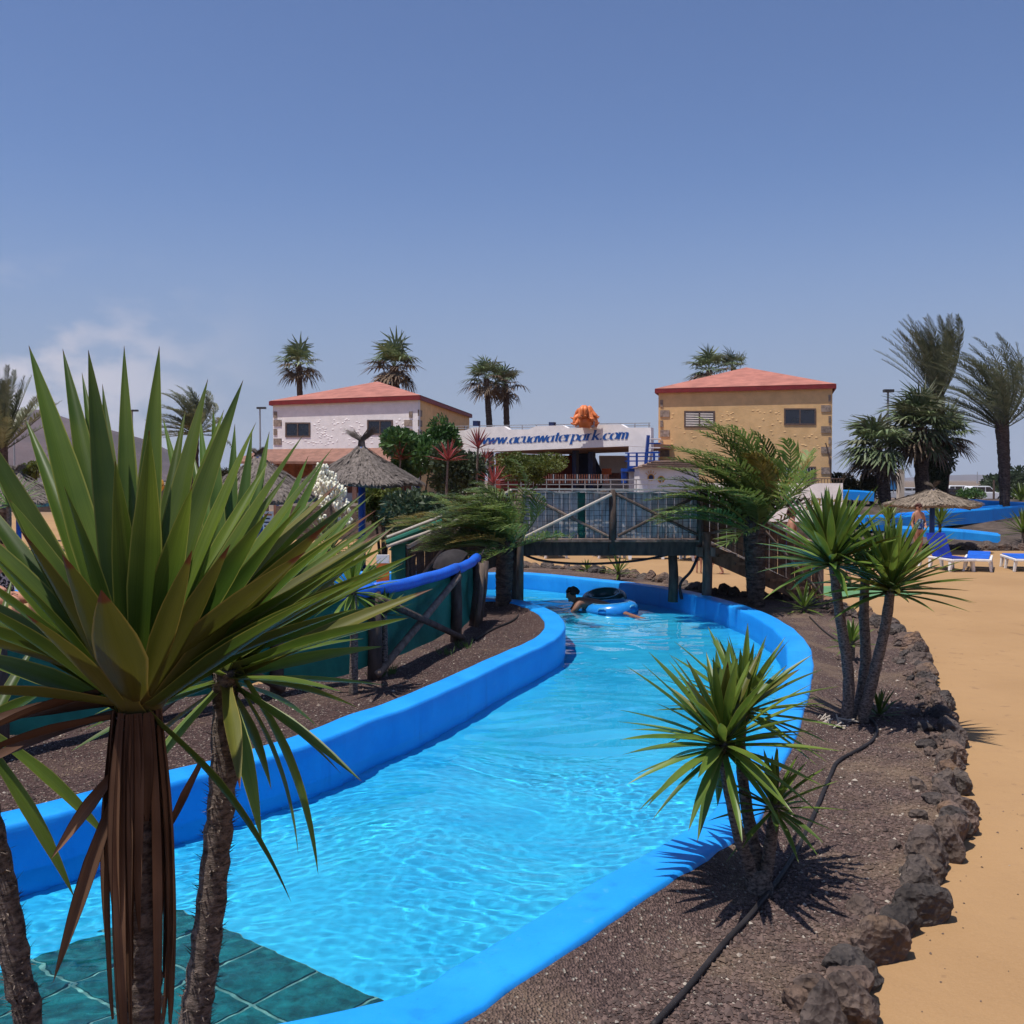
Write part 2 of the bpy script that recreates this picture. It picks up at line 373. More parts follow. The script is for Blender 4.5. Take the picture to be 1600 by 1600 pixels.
# ------------------------------------------------------------------ planting beds
ROCKLINE = [G(*q) for q in ((1258, 1625), (1300, 1562), (1338, 1500), (1380, 1442), (1418, 1395), (1446, 1345), (1468, 1290), (1480, 1235), (1482, 1180), (1474, 1125), (1458, 1080), (1436, 1035), (1408, 995), (1372, 975), (1330, 962), (1290, 950), (1245, 938), (1205, 934), (1150, 930), (1090, 921), (1040, 910), (985, 902), (930, 894), (870, 888), (815, 886), (765, 886))]
rock_path = spline([V((1.02, 2.6, 0))] + [V((p.x, p.y, 0)) for p in ROCKLINE], 4)
far_i = next(i for i, p in enumerate(OUTER) if p.x > -1.0)
bed_out = [V((.95, -4, 0))] + rock_path + [V((-1.0, 27.6, 0)), V((-11.5, 27.6, 0)), V((-11.5, 25.15, 0))] + OUTER[8:] + [V((-12, -4, 0))]
fill('gravel_bed', [bed_out], 0.0, GRAVEL)
bed_in = INNER[7:-1] + [V((-12, 4.7, 0)), V((-12, 6.9, 0)), V((-4.7, 9.0, 0)), V((-3.9, 10.2, 0)), V((-2.3, 12.1, 0)), V((-1.7, 14.9, 0)), V((-1.6, 19.7, 0)), V((-5, 19.75, 0))]
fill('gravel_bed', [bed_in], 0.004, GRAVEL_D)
# gravel heaped against the back of the walls
def bank(path, sgn, m, i0, i1, z0):
    rows = ((.150, .106), (.19, .092), (.27, .055), (.40, .018), (.62, -.03)); mb = MB(); vs = []; fs = []; ns_ = normals(path); n = len(rows); idx = list(range(i0, i1))
    for i in idx:
        for o_, z in rows:
            p = path[i] + ns_[i] * sgn * (o_ + .03 * noise.noise(path[i] * 3.1 + V((o_ * 5, 0, 0)))); z2 = z + .018 * noise.noise(path[i] * 5.7 + V((0, o_ * 9, 3))) if o_ > .15 else z - .012 + .022 * noise.noise(path[i] * 7)
            vs.append((p.x, p.y, z2 + z0))
    for a in range(len(idx) - 1):
        for k in range(n - 1): q = (a * n + k, a * n + k + 1, (a + 1) * n + k + 1, (a + 1) * n + k); fs.append(q if sgn > 0 else q[::-1])
    mb.add(vs, fs); return structure(mb.build('gravel_bank', m, smooth=True))
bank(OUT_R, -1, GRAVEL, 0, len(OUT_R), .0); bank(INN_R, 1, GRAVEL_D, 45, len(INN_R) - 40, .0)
# loose pebbles on the beds near the camera (nobody could count them)
def pebbles(name, n, pick, m, smin, smax, seed):
    r = random.Random(seed); mb = MB()
    for _ in range(n):
        c = pick(r)
        if c is None: continue
        s = r.uniform(smin, smax) * (1.8 if r.random() < .04 else 1); z = c.z
        a = r.uniform(0, 6.3); vs = []
        for k in range(4):
            q = a + k * 1.57 + r.uniform(-.4, .4); rr = s * r.uniform(.7, 1.2); vs.append((c.x + rr * math.cos(q), c.y + rr * math.sin(q), z + s * r.uniform(-.1, .25)))
        vs.append((c.x + r.uniform(-.3, .3) * s, c.y + r.uniform(-.3, .3) * s, z + s * r.uniform(.5, 1.0)))
        mb.add(vs, [(0, 1, 4), (1, 2, 4), (2, 3, 4), (3, 0, 4)])
    o = mb.build(name, m); o['kind'] = 'stuff'; o['label'] = 'loose brown lava gravel on the planting bed'; return o
def inside(p, poly):
    c = False; j = len(poly) - 1
    for i in range(len(poly)):
        a, b = poly[i], poly[j]
        if (a.y > p.y) != (b.y > p.y) and p.x < (b.x - a.x) * (p.y - a.y) / (b.y - a.y) + a.x: c = not c
        j = i
    return c
def peb_mat():
    m, ns, ls, b = new_mat('pebble'); MATS['pebble'] = m
    g = N(ns, 'ShaderNodeNewGeometry'); c = mixc(ns, ls, g.outputs['Random Per Island'], (.045, .030, .027), (.17, .112, .094))
    c = mixc(ns, ls, rng(ns, ls, g.outputs['Random Per Island'], .975, .98), c, (.42, .36, .30))
    c = mixc(ns, ls, rng(ns, ls, noise_tex(ns, ls, .9, 5, .6), .46, .68, 0, .6), c, (.20, .135, .085))
    ls.new(c, b.inputs['Base Color']); b.inputs['Roughness'].default_value = .95; return m
PEB = peb_mat()
bed_edge = offset(OUTER, -.17)
BO = [V((.95, 2.5, 0))] + rock_path[:len(rock_path) * 3 // 5]
def pick_out(r):
    for _ in range(40):
        d = 3.9 + 9.5 * r.random() ** 1.6; x = r.uniform(-.4, 5.5); p = V((x, d, .002))
        if inside(p, bed_out) and all((p - q).xy.length > .2 for q in OUTER[60:200:2]): return p
    return None
def pick_in(r):
    for _ in range(40):
        d = 6.4 + 9 * r.random() ** 1.4; x = r.uniform(-4.5, .8); p = V((x, d, .006))
        if inside(p, bed_in) and all((p - q).xy.length > .2 for q in INNER[40::2]): return p
    return None
pebbles('gravel', 15000, pick_out, PEB, .007, .017, 3)
pebbles('gravel', 6000, pick_in, PEB, .008, .017, 4)
def pick_sand(r):                           # grit that has spilled over the rocks
    q = rock_path[int(r.random() ** 1.3 * len(rock_path) * .55)]; p = q + V((abs(r.gauss(0, .35)) + .12, r.uniform(-.15, .15), 0)); return V((p.x, p.y, PLAZA + .002))
pebbles('gravel', 90, pick_sand, PEB, .003, .009, 9)
# ------------------------------------------------------------------ rocks of the border
def rock_mat():
    m, ns, ls, b = new_mat('lava_rock'); MATS['rock'] = m
    oi = N(ns, 'ShaderNodeObjectInfo')
    c = mixc(ns, ls, rng(ns, ls, noise_tex(ns, ls, 5, 6, .65), .3, .7), (.062, .044, .038), (.17, .118, .096))
    c = mixc(ns, ls, rng(ns, ls, noise_tex(ns, ls, 2.1, 5, .6), .5, .72, 0, .8), c, (.21, .125, .070))
    c = mixc(ns, ls, rng(ns, ls, noise_tex(ns, ls, 40, 3, .7), .66, .8, 0, .5), c, (.34, .28, .22))
    h = N(ns, 'ShaderNodeHueSaturation'); ls.new(c, h.inputs['Color']); ls.new(rng(ns, ls, oi.outputs['Random'], 0, 1, .6, 1.25, False), h.inputs['Value'])
    ls.new(rng(ns, ls, oi.outputs['Random'], 0, 1, .55, 1.1, False), h.inputs['Saturation'])
    ls.new(h.outputs[0], b.inputs['Base Color']); b.inputs['Roughness'].default_value = .92; b.inputs['Specular IOR Level'].default_value = .25
    vo = N(ns, 'ShaderNodeTexVoronoi', Scale=26.); g = N(ns, 'ShaderNodeNewGeometry'); ls.new(g.outputs['Position'], vo.inputs['Vector'])
    ad = N(ns, 'ShaderNodeMath', operation='ADD'); ls.new(vo.outputs['Distance'], ad.inputs[0]); ls.new(noise_tex(ns, ls, 14, 8, .75), ad.inputs[1])
    bp = N(ns, 'ShaderNodeBump', Strength=1., Distance=.035); ls.new(ad.outputs[0], bp.inputs['Height']); ls.new(bp.outputs[0], b.inputs['Normal'])
    return m
ROCK = rock_mat()
def rock_mesh(sub, seed):
    bm = bmesh.new(); bmesh.ops.create_icosphere(bm, subdivisions=sub, radius=1); r = random.Random(seed); o = V((seed * 7.3, seed * 1.7, seed * 3.1))
    planes = [(V((r.uniform(-1, 1), r.uniform(-1, 1), r.uniform(-.6, 1))).normalized(), r.uniform(.55, .85)) for _ in range(9)]
    for v in bm.verts:
        p = v.co.copy()
        for n, k in planes:
            e = p.dot(n) - k
            if e > 0: p -= n * e * .92
        p *= 1 + .16 * noise.noise(p * 1.8 + o) + .10 * noise.noise(p * 4.2 + o) + .06 * noise.noise(p * 9 + o)
        v.co = p
    me = bpy.data.meshes.new('stone'); bm.to_mesh(me); bm.free(); me.materials.append(ROCK); return me
ROCKS = [rock_mesh(4, k) for k in range(6)]; ROCKS_S = [rock_mesh(3, k + 20) for k in range(5)]
border = thing('rock_border', 'dark lava rock border curving between gravel bed and sandy plaza', 'rock border', (1.3, 4.3, PLAZA))
def stone(me, loc, rx, ry, rz, rot, parent):
    o = bpy.data.objects.new('stone', me); COL.objects.link(o); o.location = loc; o.scale = (rx, ry, rz); o.rotation_euler = rot; attach(o, parent)
r = random.Random(5)
i = 0.0; path = resample(rock_path, .02); L = 0; nxt = 0; side = 0
while int(nxt) < len(path) - 2:
    p = path[int(nxt)]; q = path[min(int(nxt) + 4, len(path) - 1)]; d = p.y
    a = math.atan2(q.y - p.y, q.x - p.x)
    if d < 13: ln, wd, ht = r.uniform(.11, .23), r.uniform(.09, .15), r.uniform(.09, .17)
    else: ln, wd, ht = r.uniform(.15, .28), r.uniform(.14, .22), r.uniform(.12, .24)
    me = r.choice(ROCKS if d < 12 else ROCKS_S)
    off = r.uniform(-.05, .09) ; nn = V((math.sin(a), -math.cos(a), 0))
    stone(me, p + nn * off + V((0, 0, PLAZA + ht * .55)), ln, wd, ht, (r.uniform(-.35, .35), r.uniform(-.3, .3), a + r.uniform(-.5, .5)), border)
    if r.random() < (.35 if d < 10 else .25):
        w2 = r.uniform(.05, .10); stone(r.choice(ROCKS_S), p + nn * (off - r.uniform(.12, .24)) + V((0, 0, .02)), w2 * 1.2, w2, w2 * .8, (r.uniform(-.5, .5), r.uniform(-.5, .5), r.uniform(0, 6)), border)
    nxt += (ln * r.uniform(1.2, 1.6)) / .02
# ------------------------------------------------------------------ underwater mat, bottom left
MATT = mat('turquoise_mat', (.006, .15, .165), .8, .45, 9, .9, 18, bdist=.03)
GROUT = mat('mat_joint', (.16, .36, .34), .8, .3, 12)
mat_t = thing('pool_mat', 'turquoise rubber tile mat lying under the water by the near bank', 'pool mat', (-2.3, 6.9, FLOOR))
def GR(px, py, z):                          # the point at depth z seen through the water surface
    s = G(px, py, WATER); d = ray(px, py).normalized(); h = V((d.x, d.y, 0)); si = h.length / 1.33; h.normalize(); return s + h * ((WATER - z) * si / math.sqrt(1 - si * si)) + V((0, 0, z - WATER))
c0 = GR(265, 1415, -.565); cu = (GR(622, 1572, -.565) - c0); cu.z = 0; cu.normalize(); cv = V((cu.y, -cu.x, 0)); cv = cv if cv.y < 0 else -cv
ts = .447
mb = MB(); mb.poly([c0 + cu * a + cv * b + V((0, 0, -.03)) for a, b in ((0, 0), (3.13, 0), (3.13, 4.2), (0, 4.2))], (0, 0, .018)); mb.build('mat_base', GROUT, mat_t).cycles.is_caustics_receiver = True
for i in range(7):
    for j in range(9):
        a0, a1, b0, b1 = i * ts + .013, (i + 1) * ts - .013, j * ts + .013, (j + 1) * ts - .013
        pc = c0 + cu * (i + .5) * ts + cv * (j + .5) * ts
        if not inside(V((pc.x, pc.y, 0)), [V((p.x, p.y, 0)) for p in river_loop]): continue
        mb = MB(); mb.poly([c0 + cu * a + cv * b + V((0, 0, -.012)) for a, b in ((a0, b0), (a1, b0), (a1, b1), (a0, b1))], (0, 0, .017)); mb.build('tile', MATT, mat_t).cycles.is_caustics_receiver = True
# ------------------------------------------------------------------ plants: leaf blades
YL = leaf_mat('yucca_leaf', (.075, .14, .022), (.175, .245, .04), (.10, .045, .018), (.22, .25, .05), .36, .40, .965, .28, base=(.13, .14, .05))
YD = leaf_mat('yucca_leaf_foreground', (.055, .105, .016), (.14, .195, .024), (.11, .045, .016), (.24, .25, .05), .45, .38, .972, .30, base=(.10, .095, .030))
YB = leaf_mat('yucca_leaf_dry_end', (.085, .095, .014), (.15, .14, .020), (.10, .035, .014), (.20, .16, .035), .25, .45, .90, .25, base=(.10, .075, .025))
DEAD = leaf_mat('dead_leaf', (.075, .036, .021), (.23, .125, .072), None, (.05, .025, .015), .15, .7, 1, .35, spec=.2)
def prof_y(t):
    pts = ((0, .80), (.06, .62), (.18, .70), (.42, 1.0), (.62, .86), (.82, .48), (.94, .18), (1, .0))
    for (a, x), (b, y) in zip(pts, pts[1:]):
        if t <= b: return x + (y - x) * (t - a) / (b - a)
    return 0
def blade(mb, p0, p1, nrm, W, bend=0., fold=.22, n=10, twist=0., prof=prof_y, across=4):
    p0, p1 = V(p0), V(p1); ax = p1 - p0; L = ax.length; d0 = ax.normalized(); nrm = V(nrm); nrm = (nrm - d0 * nrm.dot(d0)).normalized()
    c = (p0 + p1) / 2 + nrm * bend * L; vs = []; uvs = []; fs = []
    for i in range(n + 1):
        t = i / n; p = p0 * (1 - t) ** 2 + c * 2 * t * (1 - t) + p1 * t * t
        d = ((c - p0) * (1 - t) + (p1 - c) * t).normalized(); nn = (nrm - d * nrm.dot(d)).normalized(); s = d.cross(nn)
        if twist:
            q = Matrix.Rotation(twist * t, 3, d); s = q @ s; nn = q @ nn
        w = W * max(prof(t), .012)
        for k in range(across + 1):
            u = k / across; vs.append(p + s * (u - .5) * w + nn * fold * w * abs(2 * u - 1) ** 1.4); uvs.append((u, max(t, .001)))
    m = across + 1
    for i in range(n):
        for k in range(across): fs.append((i * m + k, i * m + k + 1, (i + 1) * m + k + 1, (i + 1) * m + k))
    mb.add(vs, fs, uvs)
def leaf_obj(name, parent, m, *a, **k):
    mb = MB(); blade(mb, *a, **k); return mb.build(name, m, parent, smooth=True)
def up_normal(d, axis=V((0, 0, 1))):
    n = axis - d * axis.dot(d); return n if n.length > .02 else V((0, -1, 0))
def rosette(parent, c, n, L, W, seed, e_hi=86, e_lo=-30, lean=V((0, 0, 0)), m=None, joined=False, dry=.08, wind=0., name='leaf', nseg=9, across=4, shrink=.35, bias=1.0):
    """crown of sword leaves: steep in the middle, drooping outside; each leaf its own part unless joined"""
    r = random.Random(seed); mbj = MB(); c = V(c)
    for i in range(n):
        f = (i + .5) / n; az = i * 2.39996 + r.uniform(-.25, .25)
        el = math.radians(e_hi + (e_lo - e_hi) * f ** bias + r.uniform(-6, 6))
        d = V((math.cos(az) * math.cos(el), math.sin(az) * math.cos(el), math.sin(el))) + lean * (.4 + .6 * f) + V((-wind, 0, 0)); d.normalize()
        l = L * (1 - shrink * (1 - min(1, f * 3.2))) * r.uniform(.86, 1.08) * (1 - .25 * max(0, f - .75) * 4 * .5)
        p0 = c + V((math.cos(az), math.sin(az), 0)) * W * .25 + V((0, 0, -W * 1.6 * f))
        nr = up_normal(d); p1 = p0 + d * l - V((0, 0, 1)) * l * (.02 + .10 * f * f) * r.uniform(.4, 1.4)
        args = (p0, p1, nr, W * r.uniform(.85, 1.12), r.uniform(.0, .05) + .04 * f)
        if joined: blade(mbj, *args, n=nseg, across=across, twist=r.uniform(-.3, .3))
        else: leaf_obj(name, parent, YB if r.random() < dry else (m or YL), *args, n=nseg, twist=r.uniform(-.35, .35))
    if joined: mbj.build('crown', m or YL, parent, smooth=True, kind='stuff')
def bark_mat(name, c1, c2, sc_=(6, 6, 26)):
    if name in MATS: return MATS[name]
    m, ns, ls, b = new_mat(name); MATS[name] = m
    f = noise_tex(ns, ls, 1.6, 6, .7, stretch=sc_)
    c = mixc(ns, ls, rng(ns, ls, f, .34, .68), c1, c2); ls.new(c, b.inputs['Base Color']); b.inputs['Roughness'].default_value = .9; b.inputs['Specular IOR Level'].default_value = .2
    bp = N(ns, 'ShaderNodeBump', Strength=.9, Distance=.02); ls.new(f, bp.inputs['Height']); ls.new(bp.outputs[0], b.inputs['Normal']); return m
YBARK = bark_mat('yucca_bark', (.055, .042, .036), (.27, .21, .175), (22, 22, 46))
PBARK = bark_mat('palm_bark', (.035, .024, .020), (.135, .095, .075), (5, 5, 14))
def stem(parent, pts, r0, r1, seed, m=None, spikes=0, name='trunk', n=10):
    path = spline(pts, 8); k = len(path); r = random.Random(seed)
    mb = MB(); mb.tube(path, [(r0 + (r1 - r0) * i / (k - 1)) * (1 + .06 * math.sin(i * 2.1) + r.uniform(-.03, .03)) for i in range(k)], n, wob=.05, seed=seed)
    t = mb.build(name, m or YBARK, parent, smooth=True)
    if spikes:
        sb = MB()
        for _ in range(spikes):
            f = r.random() ** .9; i = min(k - 2, int(f * (k - 1))); p = path[i].lerp(path[i + 1], r.random()); d = (path[i + 1] - path[i]).normalized(); a = r.uniform(0, 6.3)
            x = d.orthogonal().normalized(); q = Matrix.Rotation(a, 3, d) @ x; rr = r0 + (r1 - r0) * i / k; l = r.uniform(.008, .030) * (1 + rr * 6)
            s = d.cross(q) * rr * .09; b0 = p + q * rr * .9; tip = b0 + q * l * .8 + d * l * r.uniform(-.2, .7)
            sb.add([b0 - s, b0 + s, tip], [(0, 1, 2)])
        sb.build('leaf_scar', m or YBARK, t, kind='stuff')
    return path[-1]
# ---- foreground yucca (large crown at the left): leaves set one by one
def traced_yucca(name, label, cpx, d, leaves, dead, trunk_px, r0, r1, seed, m, strap=0, spikes=0, cat='yucca'):
    c = P(*cpx, d); base = V((P(*trunk_px[-1], d).x, d, 0)); t = thing(name, label, cat, base); r = random.Random(seed)
    pts = [P(x, y, d) for x, y in trunk_px][::-1]; pts = [base + V((0, 0, -.02))] + [p for p in pts if p.z > .12]
    stem(t, pts, r0, r1, seed, spikes=spikes, n=14)
    for k, L in enumerate(leaves):
        tx, ty, w, dz = L[:4]; kind = L[4] if len(L) > 4 else 0; bd = L[5] if len(L) > 5 else .03
        tip = P(tx, ty, d + dz); out = V((tip.x - c.x, tip.y - c.y, 0)); out = out.normalized() if out.length > .01 else V((0, 1, 0))
        p0 = c + out * .022 + V((0, 0, r.uniform(-.03, .03))); dd = (tip - p0).normalized()
        hint = V((0, -1 if dz >= 0 else 1, .3)); nr = up_normal(dd).normalized() * .75 + hint * .65
        leaf_obj('leaf', t, YB if kind == 1 else DEAD if kind == 2 else m, p0, tip, nr, w * px_m(d) * .80, bd, n=14, fold=.20, twist=r.uniform(-.25, .25))
    for tx, ty, w, dz, bd, bx, by in dead:
        tip = P(tx, ty, d + dz); p0 = P(bx, by, d + dz * .3); dd = (tip - p0).normalized()
        leaf_obj('dead_leaf', t, DEAD, p0, tip, V((0, -1, .25)), w * px_m(d), bd, n=12, fold=.3, twist=r.uniform(-.6, .6))
    for k in range(strap):
        a = k * 2 * math.pi / strap + r.uniform(-.2, .2); rr = r1 * r.uniform(1.02, 1.16); u = V((math.cos(a), math.sin(a), 0))
        p0 = c + u * rr * .9 + V((0, 0, -.015)); l = r.uniform(.18, .66) if k % 3 else r.uniform(.5, .7); p1 = V((base.x, d, c.z)) * .55 + c * .45; p1 = V((p1.x, d, 0)) + u * (rr * r.uniform(.8, 1.3)) + V((0, 0, c.z - l))
        leaf_obj('dead_leaf', t, DEAD, p0, p1, u, r.uniform(.014, .030), r.uniform(.0, .07), n=14, fold=.3, twist=r.uniform(-1.3, 1.3), prof=lambda t_: .55 + .45 * math.sin(math.pi * min(1, t_ * 1.1)) if t_ < .93 else .3)
    return t
A_leaves = [(45, 540, 66, .20), (52, 585, 46, .30), (98, 545, 54, .30), (138, 547, 60, .12), (128, 582, 40, .34), (194, 540, 46, .25), (249, 541, 56, .22), (325, 592, 58, .24), (380, 594, 56, .16),
    (39, 652, 50, .32), (-48, 640, 56, .08), (233, 672, 66, -.16, 0, .02), (30, 826, 58, -.18, 1), (97, 866, 74, -.24, 1), (158, 922, 92, -.34, 1, -.06), (-70, 795, 58, .05), (-95, 862, 52, -.05), (-110, 900, 60, .1), (-120, 955, 56, -.12),
    (-140, 985, 62, -.05, 1, .08), (-120, 1085, 60, -.1, 1, .06), (475, 678, 58, .10), (532, 752, 46, .14, 1), (588, 797, 48, .02, 1), (570, 770, 44, .16), (512, 818, 60, -.16, 1), (478, 862, 56, -.20, 1),
    (600, 830, 40, .05, 1), (618, 821, 38, .14), (649, 866, 44, -.02), (455, 1410, 56, -.10, 0, .10), (545, 760, 34, .22), (520, 700, 40, .2), (585, 770, 36, .12), (610, 850, 36, -.04), (590, 900, 36, -.08), (500, 930, 44, -.2), (530, 835, 40, -.1), (470, 790, 44, -.06), (400, 660, 44, .22), (350, 640, 40, .28), (160, 600, 40, .3), (75, 610, 40, .34), (300, 760, 60, -.12), (180, 720, 56, -.1), (100, 760, 56, -.08), (15, 780, 50, .0), (-30, 850, 44, -.1), (40, 960, 46, -.22, 1), (360, 850, 46, -.2, 1), (300, 860, 46, -.24, 1), (560, 815, 34, -.04), (605, 805, 32, .10), (585, 850, 36, -.10), (540, 880, 38, -.14), (500, 770, 36, .2), (450, 740, 40, .2), (630, 880, 34, .02), (560, 950, 40, -.12), (420, 800, 60, -.12), (-60, 740, 50, .2), (-90, 1010, 50, .12), (-60, 930, 52, -.16), (290, 640, 40, .30), (205, 640, 40, .36), (8, 720, 48, .34), (420, 720, 46, .26), (560, 905, 44, -.16), (-60, 1160, 40, -.02, 2, .07), (-70, 1195, 42, -.06, 2, .07), (-40, 1130, 40, .05, 2, .05), (-90, 1225, 34, .06, 2, .06)]
A_dead = [(80, 1342, 22, -.06, .05, 190, 1195), (83, 1535, 24, -.08, .05, 192, 1215), (256, 1312, 14, .12, .03, 318, 1185)]
traced_yucca('yucca', 'large foreground yucca with brown strap leaves hanging down its trunk', (214, 1096), 1.95, A_leaves, A_dead, [(214, 1116), (216, 1200), (214, 1340), (220, 1500), (222, 1600), (222, 1700)], .036, .040, 11, YD, strap=30)
B_leaves = [(333, 636, 34, .2), (312, 648, 32, .3), (254, 650, 30, .32), (367, 662, 34, .25), (394, 674, 36, .2), (421, 674, 34, .28), (482, 712, 40, .15), (506, 719, 42, .10), (560, 790, 36, .18), (596, 815, 38, .1), (617, 822, 34, .22, 1), (650, 866, 40, .05),
    (676, 920, 38, .0, 1), (640, 965, 40, -.12), (622, 942, 34, .1), (560, 1106, 40, -.1, 0, .06), (466, 1336, 40, -.12, 0, .12), (497, 1366, 44, -.02, 0, .12), (200, 760, 36, .3), (160, 860, 36, .25), (130, 930, 36, .15), (180, 1010, 34, -.05), (230, 1120, 34, -.1, 0, .08), (455, 790, 34, .35), (300, 700, 34, .4), (150, 800, 34, .38), (540, 860, 36, .30), (600, 1010, 38, .12)]
tB_ = traced_yucca('yucca', 'slim yucca with fibrous grey trunk just behind the large foreground yucca', (352, 1045), 2.65, B_leaves, [], [(352, 1046), (350, 1200), (338, 1330), (322, 1480), (304, 1600), (292, 1700)], .044, .033, 12, YL, spikes=900)
rosette(tB_, P(352, 1040, 2.65), 34, .44, .040, 77, e_hi=70, e_lo=-50, dry=.15)
C_leaves = [(116, 1402, 30, .0, 0, .10), (178, 1322, 30, .1, 0, .10), (60, 1000, 30, .2), (20, 900, 30, .3), (-60, 850, 30, .3), (-150, 900, 30, .1), (-200, 1000, 30, 0), (70, 1080, 34, -.1), (-220, 1120, 30, .1), (40, 1180, 34, .2), (-100, 1350, 30, 0, 0, .1)]
traced_yucca('yucca', 'yucca trunk cut off by the left edge of the photo at the bottom', (-40, 1150), 2.2, C_leaves, [], [(-40, 1170), (-20, 1280), (6, 1400), (30, 1540), (45, 1640)], .030, .030, 13, YD, spikes=600)
# ---- yucca by the near right wall: three stems from one foot
t = thing('yucca', 'three stemmed yucca standing in gravel between river wall and hose', 'yucca', G(1186, 1392))
b0 = G(1186, 1392); D = b0.y
mb = MB(); mb.tube(spline([b0 + V((0, 0, -.03)), b0 + V((0, 0, .03)), b0 + V((-.01, 0, .12))], 4), [.085, .09, .086, .08, .076, .072, .068, .062, .055], 12, wob=.06); mb.build('root_foot', YBARK, t, smooth=True)
for k, (pts, cr, L, W, n, sd, lo) in enumerate((
        ([(1178, 1375, 0), (1152, 1295, -.05), (1131, 1190, -.08), (1130, 1150, -.08)], (1130, 1148), .62, .060, 76, 21, -42),
        ([(1188, 1370, .05), (1168, 1270, .12), (1157, 1170, .2), (1163, 1105, .25)], (1163, 1100), .56, .050, 56, 22, -25),
        ([(1196, 1372, .0), (1205, 1310, .02), (1211, 1262, .03), (1211, 1250, .03)], (1210, 1252), .40, .040, 40, 23, -35))):
    end = stem(t, [P(x, y, D + dz) for x, y, dz in pts], .040, .026, sd, spikes=110)
    rosette(t, P(*cr, D + pts[-1][2]), n, L, W, sd, e_hi=84, e_lo=lo, dry=.05)
# ---- yucca group farther along the bed
t = thing('yucca', 'tall yucca with two spreading crowns beside the rock border', 'yucca', G(1334, 1130)); D = G(1334, 1130).y
for k, (pts, cr, L, W, n, sd) in enumerate((
        ([(1322, 1132, 0), (1326, 1060, .0), (1312, 960, .0), (1300, 870, .0)], (1299, 866), .80, .074, 96, 31),
        ([(1338, 1130, .12), (1352, 1040, .2), (1350, 960, .3), (1352, 900, .35)], (1352, 893), .5, .055, 40, 33),
        ([(1346, 1128, 0), (1364, 1060, -.05), (1383, 980, -.1), (1392, 915, -.12)], (1391, 908), .78, .074, 96, 32))):
    stem(t, [P(x, y, D + dz) for x, y, dz in pts], .058, .042, sd, spikes=160)
    rosette(t, P(*cr, D + pts[-1][2]), n, L, W, sd, e_hi=84, e_lo=-16, dry=.06, lean=V((.05, -.04, .05)), bias=1.25)
mb = MB()
for k in range(14): 
    q = G(1312, 1134) + V((rnd.uniform(-.14, .10), rnd.uniform(-.1, .1), .01)); mb.tube([q, q + V((rnd.uniform(-.12, .1), rnd.uniform(-.1, .06), rnd.uniform(.02, .09))), q + V((rnd.uniform(-.2, .2), rnd.uniform(-.12, .08), .01))], .008, 5)
mb.build('root', mat('dry_root', (.42, .36, .30), .9, .2, 20), t, kind='stuff')
# ---- small yuccas, joined crowns (their leaves are a few pixels wide)
def small_yucca(label, foot, L, n, seed, h=.12, m=None, W=.03, d=None, lo=-5, name='yucca'):
    b = G(*foot) if d is None else P(*foot, d); t = thing(name, label, 'yucca', b)
    stem(t, [b - V((0, 0, .03)), b + V((.01, 0, h * .5)), b + V((0, 0, h))], .03 + L * .03, .03 + L * .02, seed, n=8)
    rosette(t, b + V((0, 0, h)), n, L, W, seed, e_hi=84, e_lo=lo, m=m, joined=True, nseg=5, across=2, shrink=.2)
small_yucca('small pale green yucca growing between the yucca stems and the rocks', (1330, 1032), .36, 34, 41, .25, W=.045)
small_yucca('little yucca sprout at the foot of the two crowned yucca', (1374, 1122), .34, 26, 42, .05)
small_yucca('yucca with dead drooping leaves under the bridge stairs', (1256, 957), .55, 30, 43, .12, W=.05, lo=-25)
small_yucca('small spiky yucca growing behind the river below the bridge', (966, 907), .55, 30, 44, .2, W=.045)
small_yucca('tiny yucca tuft among rocks behind the river', (917, 893), .35, 22, 45, .05, W=.05)
small_yucca('dark young yucca on the island in front of the fence post', (600, 1058), .34, 30, 46, .78, W=.04)
small_yucca('dark yucca with shaded trunk on the island beside the fence', (552, 1084), .62, 46, 47, 1.15, W=.055, lo=-30)
small_yucca('pale yucca left of the thatched umbrella pole by the slide', (1388, 838), .85, 40, 48, .55, d=35.5, W=.07)
small_yucca('pale yucca right of the thatched umbrella pole by the slide', (1468, 848), .95, 44, 49, .75, d=36, W=.07)
small_yucca('pale yucca in front of the date palm by the right edge', (1598, 850), 1.0, 44, 50, .5, d=36.5, W=.075)
small_yucca('pale yucca between the hedge and the date palm trunk', (1595, 792), 1.2, 44, 51, .4, d=56, W=.08)
small_yucca('pale yucca under the thatched umbrella at the left edge', (14, 838), .8, 40, 52, .7, d=21, W=.06)
